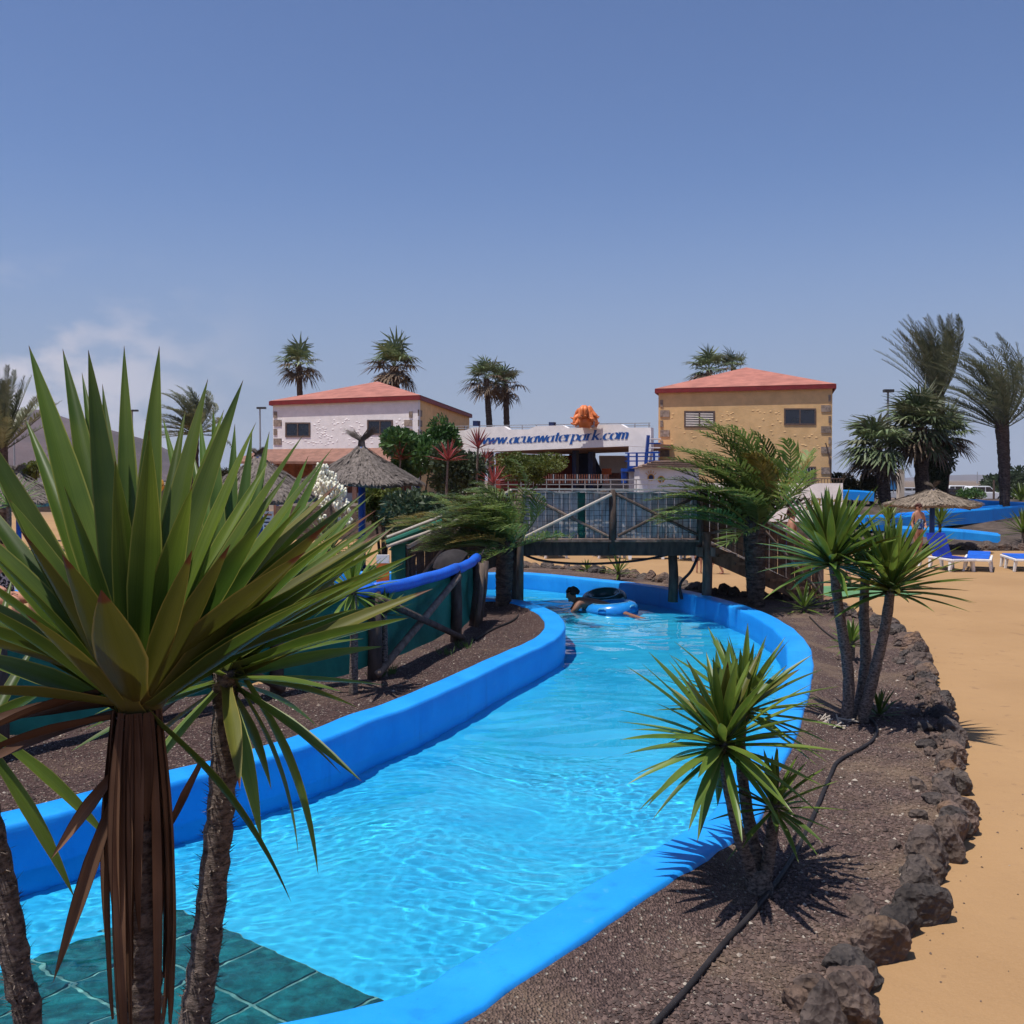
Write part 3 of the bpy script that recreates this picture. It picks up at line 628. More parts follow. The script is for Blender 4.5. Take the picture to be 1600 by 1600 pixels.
# flowering yucca behind the fence
t = thing('flowering_yucca', 'yucca with a tall white flower spike behind the fence', 'yucca', P(512, 1010, 15.5)); b = V((P(512, 900, 15.5).x, 15.5, PLAZA)); t.location = b
YP = leaf_mat('yucca_leaf_pale', (.07, .12, .05), (.13, .18, .07), (.16, .10, .04), (.28, .28, .10), .3, .45, .97, .2)
stem(t, [b, b + V((.03, 0, .7)), b + V((.05, 0, 1.35))], .07, .06, 60)
rosette(t, b + V((.05, 0, 1.38)), 56, .75, .055, 61, e_hi=80, e_lo=-25, joined=True, m=YP, nseg=5, across=2)
FLW = mat('yucca_flower', (.78, .76, .62), .6, .12, 20)
mb = MB(); r = random.Random(3); top = P(508, 727, 15.5); bot = P(520, 815, 15.5)
for k in range(46):                         # clumps of small hanging bells
    f = r.random() ** .8; p = bot.lerp(top, f); rad = (.03 + .36 * (1 - f) ** .8 * (.5 + .5 * r.random())) ; a = r.uniform(0, 6.3); q = p + V((math.cos(a) * rad, math.sin(a) * rad, r.uniform(-.05, .05)))
    for j in range(9): mb.sphere(q + V((r.uniform(-.06, .06), r.uniform(-.06, .06), r.uniform(-.07, .05))), r.uniform(.014, .028), 5, 4, (1, 1, 1.5))
mb.build('flower_spike', FLW, t, smooth=True, kind='stuff')
mb = MB(); mb.tube([b + V((.05, 0, 1.35)), bot, top], .02, 6); mb.build('flower_stalk', YBARK, t)
# ------------------------------------------------------------------ palms
def frond(base, d0, L, wind=V((0, 0, 0)), grav=.5, nst=30, ll=.4, lw=.022, vee=.35, seed=0, start=.14, droop=.35, wob=.0, subs=(0, .5)):
    """one feather leaf: midrib and two rows of leaflets, bent by its weight and the wind"""
    r = random.Random(seed); mb = MB(); p = V(base); d = V(d0).normalized(); ds = L / nst; path = []; 
    for i in range(nst + 1):
        path.append((p.copy(), d.copy())); p = p + d * ds; f = i / nst
        d = (d + (V((0, 0, -grav)) + wind) * (.35 + 1.1 * f) / nst * 1.6).normalized()
    mb.tube([q for q, _ in path], [.016 * L ** .5 * (1 - .85 * i / nst) + .002 for i in range(nst + 1)], 4, cap=False)
    for i in range(int(nst * start), nst + 1):
        q, dd = path[i]; f = (i / nst - start) / (1 - start); up = up_normal(dd).normalized(); s = dd.cross(up)
        l = ll * (math.sin(math.pi * (.12 + .80 * f)) ** .7) * r.uniform(.85, 1.1)
        for sg in (-1, 1):
            for sub in subs:
                b0 = q + dd * ds * sub
                ld = (dd * (.55 + .4 * f) + s * sg * .8 + up * vee * r.uniform(.5, 1.4) + V((r.uniform(-wob, wob), r.uniform(-wob, wob), r.uniform(-wob, wob)))).normalized()
                m_ = b0 + ld * l * .5; ld2 = (ld + V((0, 0, -droop)) + wind * .9).normalized(); tip = m_ + ld2 * l * .5
                w = ld.cross(up); w = (w.normalized() if w.length > .05 else s) * lw * .5
                mb.add([b0 - w * .6, b0 + w * .6, m_ + w, m_ - w, tip], [(0, 1, 2, 3), (3, 2, 4)], [(.3, .1), (.7, .1), (.7, .5), (.3, .5), (.5, .99)])
    return mb
PF = leaf_mat('palm_leaflet', (.075, .125, .026), (.17, .22, .055), (.20, .16, .07), None, .25, .36, .88, .3, streak=False)
PFD = leaf_mat('date_palm_leaflet', (.085, .10, .055), (.19, .20, .115), (.16, .13, .08), None, .22, .5, .93, .25, streak=False)
PFY = leaf_mat('palm_leaflet_yellowed', (.20, .16, .035), (.30, .22, .06), (.22, .14, .06), None, .25, .5, .9, .3, streak=False)
PDRY = leaf_mat('palm_leaf_dry', (.085, .055, .035), (.16, .11, .07), None, None, .15, .8, 1, .3, streak=False)
def palm_trunk(parent, pts, r0, r1, seed, rings=True, scales=160, n=14, m=None):
    path = resample(spline(pts, 8), .05 if (V(pts[0]) - V(pts[-1])).length < 3 else .16); k = len(path); r = random.Random(seed); mb = MB()
    rad = [(r0 + (r1 - r0) * (i / (k - 1))) * (1 + (.05 * (i % 2) if rings else 0) + r.uniform(-.04, .04)) for i in range(k)]
    mb.tube(path, rad, n, wob=.05, seed=seed); t = mb.build('trunk', m or PBARK, parent, smooth=False)
    if scales:
        sb = MB()
        for _ in range(scales):
            f = r.random() ** .75; i = min(k - 2, int(f * (k - 1))); a = r.uniform(0, 6.3); d = (path[i + 1] - path[i]).normalized(); q = Matrix.Rotation(a, 3, d) @ d.orthogonal().normalized()
            s = d.cross(q) * rad[i] * .13; b_ = path[i] + q * rad[i] * .95; e = b_ + q * rad[i] * .15 + d * rad[i] * r.uniform(.25, .5)
            sb.add([b_ - s, b_ + s, e + s * .5, e - s * .5, b_ + d * rad[i] * .5], [(0, 1, 2, 3), (3, 2, 4)])
        sb.build('leaf_base', m or PBARK, t, kind='stuff')
    return path[-1]
def feather_palm(label, foot, head, r0, r1, n, L, wind, seed, ll=.4, lw=.024, nst=26, e_hi=80, e_lo=-20, mats=None, dry=0, grav=.5, scales=160, lean=None, name='palm_tree', group=None, bend=None, az_bias=None, droop=.35, vee=.35, subs=(0, .5)):
    foot, head = V(foot), V(head); t = thing(name, label, 'palm tree', foot, group); r = random.Random(seed)
    mid = (foot + head) / 2 + (V(bend) if bend else V((0, 0, 0)))
    palm_trunk(t, [foot - V((0, 0, .1)), mid, head], r0, r1, seed, scales=scales); lean = V(lean or (0, 0, 0)); wind = V(wind)
    for i in range(n):
        f = (i + .5) / n; az = i * 2.39996 + r.uniform(-.3, .3); el = math.radians(e_hi + (e_lo - e_hi) * f + r.uniform(-8, 8))
        d = (V((math.cos(az) * math.cos(el), math.sin(az) * math.cos(el), math.sin(el))) + lean).normalized()
        k = frond(head + V((math.cos(az), math.sin(az), 0)) * r1 * .5 - V((0, 0, f * r1 * 1.5)), d, L * r.uniform(.75, 1.08), wind * r.uniform(.5, 1.3), grav * r.uniform(.6, 1.3), nst, ll, lw, vee, seed * 100 + i, droop=droop, wob=.16, subs=subs)
        ms = mats or (PF, PFY); m = PDRY if (dry and f > 1 - dry) else (ms[1] if r.random() < .12 else ms[0])
        k.build('frond', m, t)
    return t
# two palms by the bridge, their leaves blown to the left
b0 = G(786, 950)
feather_palm('palm left of the bridge with long thin leaves blown to the left', b0, P(790, 838, b0.y), .135, .155, 50, 1.5, (-1.7, 0, -.15), 71, ll=.50, lw=.028, nst=30, subs=(0,), e_hi=70, e_lo=0, grav=.45, lean=(-.45, -.1, .12), droop=.5, scales=420, mats=(PF, PFY))
b0 = G(1182, 948)
PFT = leaf_mat('palm_leaflet_tan_tip', (.085, .145, .030), (.19, .25, .065), (.36, .28, .14), None, .35, .5, .88, .35, streak=False, spec=.25)
tp = feather_palm('bushy palm right of the bridge, fronds blown left over the stairs', b0, P(1178, 806, b0.y), .14, .20, 50, 2.0, (-.85, 0, .0), 72, ll=.48, lw=.042, nst=30, subs=(0,), e_hi=84, e_lo=-4, grav=.45, lean=(-.30, -.12, .42), droop=.3, scales=700, mats=(PFT, PFY), vee=.25)
for i, (dx, dz, l) in enumerate(((.9, .45, 1.15), (.75, .75, 1.2), (.95, .2, 1.0), (.6, .2, .8))):
    frond(P(1190, 800, b0.y), V((dx, -.15 * i + .1, dz)), l, V((-.1, 0, .2)), .2, 18, .34, .04, seed=i + 300, wob=.25, droop=.5).build('dry_frond', PDRY if i != 1 else PFY, tp)
t = thing('yellow_palm', 'yellowing feathery palm bush behind the island fence', 'palm tree', V((P(700, 800, 21.5).x, 21.5, PLAZA))); r = random.Random(5)
b0 = P(705, 850, 21.5)
palm_trunk(t, [V((b0.x, b0.y, PLAZA)), b0], .12, .12, 9, scales=60)
for i in range(26):
    az = i * 2.4; el = math.radians(r.uniform(5, 65)); d = V((math.cos(az) * math.cos(el) - .5, math.sin(az) * math.cos(el), math.sin(el) + .1))
    frond(b0, d, r.uniform(1.0, 1.5), V((-1.6, 0, -.1)), .4, 24, .42, .02, seed=i + 900, droop=.4, wob=.1).build('frond', PFY if i % 2 else PF, t)
# fan palms
def fan_leaf(base, d0, Lp, R, wind, seed, nseg=22, span=2.1, droop=.5, w=.035):
    r = random.Random(seed); mb = MB(); d = V(d0).normalized(); p1 = base + d * Lp * .5; d2 = (d + V((0, 0, -.18)) + wind * .25).normalized(); h = p1 + d2 * Lp * .5
    mb.tube([base, p1, h], [.03, .022, .016], 4, cap=False); up = up_normal(d2).normalized(); s = d2.cross(up)
    for k in range(nseg):
        a = -span + 2 * span * k / (nseg - 1) + r.uniform(-.05, .05); e = (d2 * math.cos(a) + s * math.sin(a) + up * .18 * abs(math.sin(a))).normalized(); l = R * (1 - .25 * abs(a) / span) * r.uniform(.85, 1.1)
        m_ = h + e * l * .55; e2 = (e + V((0, 0, -droop * r.uniform(.5, 1.5))) + wind * r.uniform(.4, 1)).normalized(); tip = m_ + e2 * l * .5
        ww = e.cross(up); ww = (ww.normalized() if ww.length > .1 else s) * w * R
        mb.add([h - ww * .4, h + ww * .4, m_ + ww, m_ - ww, tip + ww * .15, tip - ww * .15], [(0, 1, 2, 3), (3, 2, 4, 5)], [(.4, .1), (.6, .1), (.7, .5), (.3, .5), (.6, .95), (.4, .95)])
    return mb
FP = leaf_mat('fan_palm_leaf', (.08, .12, .05), (.17, .21, .10), (.17, .14, .08), None, .2, .45, .9, .3, streak=False)
FPB = leaf_mat('fan_palm_leaf_grey', (.08, .095, .055), (.17, .17, .10), (.20, .15, .09), None, .2, .5, .9, .3, streak=False)
def fan_palm(label, foot, head, r0, r1, n, Lp, R, wind, seed, dry=.3, e_hi=82, e_lo=-55, mats=None, group=None, bend=None, nseg=18, scales=0, w=.035):
    foot, head = V(foot), V(head); t = thing('palm_tree', label, 'palm tree', foot, group); r = random.Random(seed); wind = V(wind)
    palm_trunk(t, [foot, (foot + head) / 2 + V(bend or (0, 0, 0)), head], r0, r1, seed, scales=scales, n=10)
    for i in range(n):
        f = (i + .5) / n; az = i * 2.39996 + r.uniform(-.3, .3); el = math.radians(e_hi + (e_lo - e_hi) * f + r.uniform(-18, 18))
        d = V((math.cos(az) * math.cos(el), math.sin(az) * math.cos(el), math.sin(el))) + wind * .5
        ms = mats or (FP, FPB); m = PDRY if f > 1 - dry else ms[0 if r.random() < .7 else 1]
        fan_leaf(head - V((0, 0, f * r1)), d, Lp * r.uniform(.8, 1.15), R * r.uniform(.62, 1.15), wind * r.uniform(.3, 1.4), seed * 100 + i, nseg, droop=.5 + .4 * f, w=w).build('fan_leaf', m, t)
def r_w(s_): return random.Random(s_).uniform(.6, 2.2)
GP = 'tall palms behind the buildings'
def skyline(label, px, ytop, ybot, d, R, seed, n=30, dry=.35, dx=0, r0=.2, foot_z=PLAZA, wind=-.25, grp=GP):
    head = P(px, ytop, d); foot = V((P(px + dx, ybot, d).x, d, foot_z)); fan_palm(label, foot, head, r0 * 1.2, r0, n, R * .55, R * .75, (wind * r_w(seed), 0, .05), seed, dry=dry, group=grp, nseg=14, w=.05, bend=(.1, 0, 0))
skyline('fan palm standing alone above the left end of the white house roof', 467, 570, 660, 75, 1.75, 81, dx=1)
skyline('shaggy fan palm with brown dead skirt behind the white house roof peak', 616, 572, 660, 68, 1.9, 82, dry=.5, n=40, r0=.3)
skyline('tall slim palm left of the pair behind the sign parapet', 760, 592, 670, 72, 1.6, 83, dx=8, dry=.4)
skyline('shorter palm right of the pair behind the sign parapet', 790, 600, 672, 74, 1.5, 84, dx=0, dry=.5)
skyline('left palm crown peeping over the ochre house roof', 1108, 578, 700, 72, 1.6, 85)
skyline('right palm crown peeping over the ochre house roof', 1146, 575, 700, 76, 1.4, 86)
feather_palm('date palm blown by wind between yucca leaves at the left', (P(300, 760, 42).x, 42, PLAZA), P(303, 668, 42), .22, .2, 44, 1.9, (-.9, 0, .1), 87, ll=.42, lw=.035, nst=20, mats=(PFD, PFD), e_hi=85, e_lo=-25, lean=(-.15, 0, .35), grav=.5, scales=0, name='date_palm')
feather_palm('dark date palm with upright fronds at the left edge', (P(5, 760, 34).x, 34, PLAZA), P(0, 690, 34), .24, .22, 40, 2.3, (-.1, 0, .1), 88, ll=.35, lw=.04, nst=20, mats=(PFD, PFD), e_hi=85, e_lo=10, lean=(0, 0, .5), grav=.25, scales=60, name='date_palm')
# ------------------------------------------------------------------ palms and mound at the right
feather_palm('tallest date palm rising behind the fan palms at the right', (P(1474, 770, 54).x, 54, 1.0), P(1466, 612, 54), .3, .30, 46, 4.1, (-.45, 0, .3), 91, ll=.55, lw=.04, nst=26, mats=(PFD, PFD), e_hi=88, e_lo=35, lean=(-.18, 0, .45), grav=.3, scales=60, name='date_palm')
feather_palm('date palm with bulging trunk top near the right edge', (P(1570, 805, 46).x, 46, .62), P(1565, 655, 46), .19, .29, 50, 3.9, (-.85, 0, .25), 92, ll=.52, lw=.04, nst=26, mats=(PFD, PFD), e_hi=88, e_lo=5, lean=(-.22, 0, .38), grav=.42, scales=180, name='date_palm', bend=(.05, 0, 0))
fan_palm('left fan palm of the clump beside the ochre house', (P(1383, 786, 48).x, 48, 1.0), P(1368, 700, 48), .30, .26, 44, .85, 1.35, (-.35, 0, -.05), 93, dry=.22, e_lo=-45, bend=(.1, 0, 0), mats=(FP, FPB), scales=40, w=.045)
fan_palm('dense middle fan palm of the clump below the tallest date palm', (P(1442, 775, 49).x, 49, 1.0), P(1438, 668, 49), .32, .30, 56, 1.0, 1.5, (-.3, 0, 0), 94, dry=.18, e_lo=-42, mats=(FP, FPB), scales=60, w=.045)
fan_palm('thin right fan palm of the clump with leaves spread right', (P(1474, 775, 51).x, 51, 1.0), P(1476, 680, 51), .18, .18, 26, .8, 1.3, (.1, 0, 0), 95, dry=.3, e_lo=-40, w=.045)
def terrain(name, x0, x1, y0, y1, fn, m, nx=36, ny=24):
    mb = MB(); vs = []; fs = []
    for j in range(ny + 1):
        for i in range(nx + 1):
            x = x0 + (x1 - x0) * i / nx; y = y0 + (y1 - y0) * j / ny; vs.append((x, y, fn(x, y)))
    for j in range(ny):
        for i in range(nx): fs.append((j * (nx + 1) + i, j * (nx + 1) + i + 1, (j + 1) * (nx + 1) + i + 1, (j + 1) * (nx + 1) + i))
    mb.add(vs, fs); return structure(mb.build(name, m, smooth=True))
def sm(t): t = max(0, min(1, t)); return t * t * (3 - 2 * t)
MOUND = mat('mound_earth', (.085, .062, .05), .95, .4, 1.2, .8, 9, bdist=.08)
terrain('mound', 12.5, 60, 35.4, 66, lambda x, y: PLAZA - .06 + (.35 * sm((y - 35.6) / 2.2) + .95 * sm((y - 42) / 5)) * sm((x - 12.7) / 2) * sm((66 - y) / 4) * sm((60 - x) / 5) + .07 * noise.noise(V((x * .6, y * .6, 0))), MOUND, 60, 40)
# distant ground
MTN = mat('mountain_rock', (.085, .052, .050), .95, .25, .012, .6, .05, bdist=8)
def ridge(name, pts, d, depth, m):
    mb = MB(); n = 60; vs = []; fs = []; rows = 8
    for j in range(rows + 1):
        f = j / rows
        for i in range(n + 1):
            px = pts[0][0] + (pts[-1][0] - pts[0][0]) * i / n
            for (a, ya), (b, yb) in zip(pts, pts[1:]):
                if a <= px <= b: y = ya + (yb - ya) * (px - a) / (b - a); break
            top = P(px, y, d).z; h = top * math.sin(f * math.pi) ** .9 if f < .5 else top * math.sin(f * math.pi)
            x = P(px, y, d).x; vs.append((x, d - depth / 2 + depth * f, PLAZA - .2 + max(0, h) * (1 + .05 * noise.noise(V((px * .03, f * 3, 1)))) ))
    for j in range(rows):
        for i in range(n): fs.append((j * (n + 1) + i, j * (n + 1) + i + 1, (j + 1) * (n + 1) + i + 1, (j + 1) * (n + 1) + i))
    mb.add(vs, fs); return structure(mb.build(name, m, smooth=True))
ridge('mountain', [(-500, 745), (-260, 700), (-60, 655), (20, 652), (60, 640), (110, 662), (175, 672), (190, 676), (230, 712), (275, 742), (330, 750)], 1500, 900, MTN)
ridge('mountain', [(1380, 751), (1450, 744), (1520, 741), (1570, 745), (1640, 738), (1800, 730), (2000, 750)], 5200, 900, MTN)
# ------------------------------------------------------------------ facades
class Facade:
    """a vertical wall plane through two places; pixel outlines are laid on it"""
    def __init__(s, a, b):
        s.a, s.b = V((a.x, a.y, 0)), V((b.x, b.y, 0)); s.t = (s.b - s.a).normalized(); s.n = V((s.t.y, -s.t.x, 0)); s.n = s.n if s.n.y < 0 else -s.n
    def pt(s, px, py, off=0):
        r_ = ray(px, py); o = V((0, 0, H)); k = (s.a + s.n * off - o).dot(s.n) / r_.dot(s.n); return o + r_ * k
    def at(s, px, z, off=0):
        p = s.pt(px, 750, off); return V((p.x, p.y, z))
    def rect(s, mb, x0, y0, x1, y1, off, th):       # slab th thick whose front is off proud of the wall
        p = [s.pt(x0, y1, 0), s.pt(x1, y1, 0), s.pt(x1, y0, 0), s.pt(x0, y0, 0)]
        return mb.poly([q + s.n * off for q in p], s.n * -th)
    def slab(s, mb, pts, off, th): return mb.poly([s.pt(x, y) + s.n * off for x, y in pts], s.n * -th)
WHITE = mat('white_render', (.80, .75, .74), .85, .06, 3, .35, 14, bdist=.02)
OCHRE = mat('ochre_render', (.66, .42, .20), .85, .10, 2, .3, 14, bdist=.02)
ROOF = mat('terracotta_roof', (.36, .14, .105), .8, .2, 1.6, .35, 12, bdist=.02)
FASC = mat('red_fascia', (.19, .020, .022), .6, .15, 4)
QUOIN = mat('quoin_stone', (.24, .185, .15), .9, .35, 8, .6, 30, rnd_obj=.2)
FRAME = mat('brown_frame', (.12, .08, .065), .5, .2, 8)
ALU = mat('grey_frame', (.30, .30, .32), .4, .1, 8)
GLASS = mat('window_glass', (.012, .016, .028), .06, .2, 2, spec=.6)
SHUT = mat('shutter_slat', (.46, .40, .36), .6, .1, 8)
def window(fac, parent, x0, y0, x1, y1, style='glass'):
    mb = MB(); w = 2.2; o = .03
    for a in ((x0, y0, x1, y0 + w), (x0, y1 - w, x1, y1), (x0, y0 + w, x0 + w, y1 - w), (x1 - w, y0 + w, x1, y1 - w), ((x0 + x1) / 2 - .9, y0 + w, (x0 + x1) / 2 + .9, y1 - w)): fac.rect(mb, *a, o, .12)
    f = mb.build('window', FRAME if style != 'white' else ALU, parent)
    xm = (x0 + x1) / 2
    for a, b in ((x0 + w, xm - .9), (xm + .9, x1 - w)):
        m2 = MB(); fac.rect(m2, a + .05, y0 + w, b - .05, y1 - w, .012, .03); m2.build('pane', GLASS, f)
        if style == 'slats':
            k = 6; hh = (y1 - y0 - 2 * w) / k
            for i in range(k):
                m3 = MB(); y = y0 + w + i * hh; m3.add([fac.pt(a + .4, y + hh * .95) + fac.n * .028, fac.pt(b - .4, y + hh * .95) + fac.n * .028, fac.pt(b - .4, y + hh * .2) + fac.n * .007, fac.pt(a + .4, y + hh * .2) + fac.n * .015], [(0, 1, 2, 3)]); m3.build('slat', SHUT, f)
        if style == 'bars':
            for i in range(5):
                m3 = MB(); x = a + (b - a) * (i + .5) / 5; fac.rect(m3, x - .5, y0 + w, x + .5, y1 - w, .03, .01); m3.build('bar', ALU, f)
    return f
def dimples(fac, parent, m, boxes, holes, n, seed, off=.0):
    """shallow knobbly lumps in the render: each one a small flattened dome"""
    r = random.Random(seed); mb = MB(); k = 0
    x0, y0, x1, y1 = boxes
    while k < n:
        x, y = r.uniform(x0, x1), r.uniform(y0, y1)
        if any(a - 4 < x < c + 4 and b - 4 < y < d + 4 for a, b, c, d in holes): k += 1; continue
        c = fac.pt(x, y); rr = r.uniform(.04, .08); ring = []
        for i in range(6):
            an = i * math.pi / 3; ring.append(c + fac.t * math.cos(an) * rr * 1.3 + V((0, 0, math.sin(an) * rr * .8)))
        mb.add(ring + [c + fac.n * .015 - V((0, 0, rr * .2))], [(i, (i + 1) % 6, 6) for i in range(6)]); k += 1
    mb.build('render_lump', m, parent, kind='stuff')
def house(name, label, eL, eR, dL, dR, backR, apex, walls, soffit_drop, base_z):
    """hipped house: eave corners left/right of the front in pixels, the back corner, the roof peak"""
    pL, pR = P(*eL, dL), P(*eR, dR); z = (pL.z + pR.z) / 2; pL.z = pR.z = z
    bR = V(backR); bL = pL + (bR - pR); bR.z = bL.z = z
    t = thing(name, label, 'house', ((pL.x + pR.x) / 2, (pL.y + pR.y) / 2, base_z))
    ov = .17; tf = (pR - pL).normalized(); ts_ = (bR - pR).normalized()
    wFL, wFR, wBR, wBL = pL + tf * ov + ts_ * ov, pR - tf * ov + ts_ * ov, bR - tf * ov - ts_ * ov, bL + tf * ov - ts_ * ov
    zt = z - .10
    for k, (a, b, m) in enumerate(((wFL, wFR, walls[0]), (wFR, wBR, walls[1]), (wBR, wBL, walls[1]), (wBL, wFL, walls[1]))):
        q = (b - a).normalized(); inn = V((-q.y, q.x, 0)) * .2; mb = MB()
        e = q * (.202 if k in (1, 3) else 0)
        mb.hexa([V((p.x, p.y, base_z)) for p in (a + e, b - e, b - e + inn, a + e + inn)] + [V((p.x, p.y, zt)) for p in (a + e, b - e, b - e + inn, a + e + inn)]); mb.build('wall', m, t)
    ap = V(apex); mb = MB(); mb.add([pL + V((0, 0, .02)), pR + V((0, 0, .02)), bR + V((0, 0, .02)), bL + V((0, 0, .02)), ap], [(0, 1, 4), (1, 2, 4), (2, 3, 4), (3, 0, 4)]); rf = mb.build('roof', ROOF, t)
    mb = MB()
    for a, b in ((pL, pR), (pR, bR), (bR, bL), (bL, pL)):
        q = (b - a).normalized(); inn = V((-q.y, q.x, 0)) * .06
        mb.hexa([a + V((0, 0, -.20)), b + V((0, 0, -.20)), b + inn + V((0, 0, -.20)), a + inn + V((0, 0, -.20)), a, b, b + inn, a + inn])
    mb.build('fascia', FASC, rf)
    mb = MB(); mb.add([pL + V((0, 0, -.15)), pR + V((0, 0, -.15)), bR + V((0, 0, -.15)), bL + V((0, 0, -.15))], [(3, 2, 1, 0)]); mb.build('soffit', FASC, rf)
    fac = Facade(wFL, wFR); return t, fac, (wFL, wFR, wBR, wBL)
TERR = 1.25
# white and ochre house on the left
pr = P(657, 618, 48)
tL, fL, cL = house('house', 'white fronted house with red hipped roof and ochre side wall', (420, 627), (657, 618), 51.6, 48, P(738, 650, 62), P(590, 596, 56), (WHITE, OCHRE), .1, PLAZA)
window(fL, tL, 446, 660, 485, 683); window(fL, tL, 574, 656, 614, 679)
dimples(fL, tL, WHITE, (440, 655, 640, 695), [(446, 658, 485, 684), (574, 654, 614, 680)], 230, 4)
for k, y in enumerate((643, 656, 670, 685)):
    for (xl, xr) in (((428, 440) if k % 2 else (428, 433)), ((632, 644) if k % 2 else (639.5, 644.5))):
        mb = MB(); fL.rect(mb, xl, y, xr, y + 9.5, .035, .06); mb.build('quoin', QUOIN, tL)
fS = Facade(cL[1], cL[2]); fS.n = -fS.n if fS.n.x < 0 else fS.n
for k, y in enumerate((640, 656, 671)):
    mb = MB(); a = cL[1] + V((0, 0, 0)); z = P(645, y, 48.3).z; q = (cL[2] - cL[1]).normalized(); o_ = V((q.y, -q.x, 0)) * .035
    mb.hexa([V((p.x, p.y, zz)) + (o_ if i else -o_ * .5) for zz in (z - .3, z) for p, i in ((a, 1), (a + q * .7, 1), (a + q * .7, 0), (a, 0))]); mb.build('quoin', QUOIN, tL)
for dd in (6.5, 12.2):
    q = (cL[2] - cL[1]).normalized(); c = cL[1] + q * dd; mb = MB(); c = V((c.x, c.y, 5.3)) + V((q.y, -q.x, 0)) * .08; mb.box(c.x - .08, c.x + .08, c.y - .1, c.y + .1, 5.2, 5.45); mb.build('wall_lamp', FRAME, tL)
# lean-to roof along its ground floor
LEAN = mat('brown_lean_to', (.23, .115, .085), .85, .2, 3, .4, 12)
mb = MB(); a, b = fL.pt(408, 702), fL.pt(660, 699); c, d_ = fL.pt(660, 722) + fL.n * 2.2, fL.pt(405, 722) + fL.n * 2.2
mb.hexa([d_ - V((0, 0, .12)), c - V((0, 0, .12)), b - V((0, 0, .12)), a - V((0, 0, .12)), d_, c, b, a]); mb.build('lean_to_roof', LEAN, tL)
for x in (412, 470, 530, 590, 650):
    mb = MB(); p = fL.pt(x, 722) + fL.n * 2.0; mb.box(p.x - .1, p.x + .1, p.y - .1, p.y + .1, PLAZA, p.z - .16); mb.build('lean_to_post', LEAN, tL)
mb = MB(); fL.rect(mb, 430, 716, 643, 770, .05, .04); mb.build('shop_front', mat('rust_wall', (.20, .07, .04), .8, .3, 3), tL)
# ochre house on the right
tR, fR, cR = house('house', 'ochre house with red hipped roof and grey corner stones', (1023, 608), (1307, 600), 50.6, 48, P(1290, 612, 58), P(1166, 574, 54), (OCHRE, OCHRE), .1, PLAZA)
window(fR, tR, 1069, 642, 1117, 668, 'slats'); window(fR, tR, 1225, 638, 1275, 664); window(fR, tR, 1225, 729, 1275, 753, 'bars')
dimples(fR, tR, OCHRE, (1050, 640, 1282, 755), [(1069, 640, 1117, 670), (1225, 636, 1275, 666), (1225, 727, 1275, 756)], 190, 5)
for k, y in enumerate((625, 641, 657, 672, 688, 703, 718)):
    w = k % 2
    mb = MB(); fR.rect(mb, 1031.5, y, 1046 if w else 1036, y + 10.5, .035, .06); mb.build('quoin', QUOIN, tR)
for k, y in enumerate((617, 633, 650, 666, 683, 698, 714, 730)):
    w = k % 2
    mb = MB(); fR.rect(mb, 1283 if w else 1294.5, y, 1298.5, y + 10.5, .035, .06); mb.build('quoin', QUOIN, tR)
mb = MB(); p = fR.pt(1293, 700, .12); mb.tube([P(1290, 692, p.y), P(1296, 712, p.y), P(1299, 752, p.y)], .03, 5); mb.build('drain_pipe', FRAME, tR)
# white low wall in front of it
mb = MB(); fw = Facade(P(1100, 755, 40.5), P(1318, 755, 39)); fw.rect(mb, 1096, 755, 1317, 815, 0, .25); o = mb.build('garden_wall', WHITE); tag(o, 'plain white low wall in front of the ochre house', 'wall')
t = thing('railing', 'thin dark railing on the white low wall', 'railing', fw.at(1200, 2.2))
mb = MB(); mb.bar(fw.pt(1225, 748), fw.pt(1318, 748), .03); mb.build('top_rail', FRAME, t)
for k in range(20):
    x = 1226 + k * 4.8; mb = MB(); mb.bar(fw.pt(x, 748), fw.pt(x, 754.8), .02); mb.build('baluster', FRAME, t)
# ------------------------------------------------------------------ terrace bar with the web address
NAVY = mat('navy_paint', (.012, .022, .075), .5, .2, 4); RED = mat('dark_red_wall', (.24, .035, .028), .8, .15, 3); SOFF = mat('beige_soffit', (.46, .25, .17), .8, .1, 3)
BLUEM = mat('blue_metal', (.010, .055, .28), .45, .15, 5)
fC = Facade(P(755, 706, 50), P(982, 697, 46))
tC = thing('terrace_bar', 'white terrace bar building with blue web address on its parapet', 'building', fC.at(870, TERR))
mb = MB()
fC.slab(mb, [(704, 706), (704, 674), (728, 672), (738, 668), (787, 666), (795, 671), (826, 671), (837, 666), (879, 664.5), (887, 669), (917, 668), (926, 663.5), (970, 663), (979, 668), (1017, 668), (1017.5, 699), (982, 697), (755, 706)], .0, .30)
mb.build('parapet', WHITE, tC)
mb = MB(); fC.slab(mb, [(982.4, 697.4), (1017.5, 699.4), (1012, 735), (1008, 770), (982.4, 770)], .0, .3); mb.build('parapet_pier', WHITE, tC)
mb = MB(); fC.slab(mb, [(704, 706.4), (754, 706.4), (752, 770), (704, 770)], .0, .3); mb.build('parapet_pier', WHITE, tC)
sA, sB = fC.pt(755, 706), fC.pt(982, 697); back = fC.n * -7
mb = MB(); mb.hexa([sA - fC.n * .31, sB - fC.n * .31, sB + back, sA + back] + [p + V((0, 0, .2)) for p in (sA - fC.n * .31, sB - fC.n * .31, sB + back, sA + back)]); mb.build('soffit', SOFF, tC)
mb = MB(); fC.slab(mb, [(754, 707), (790, 706), (790, 770), (754, 770)], -1.2, .15); mb.build('red_wall', RED, tC)
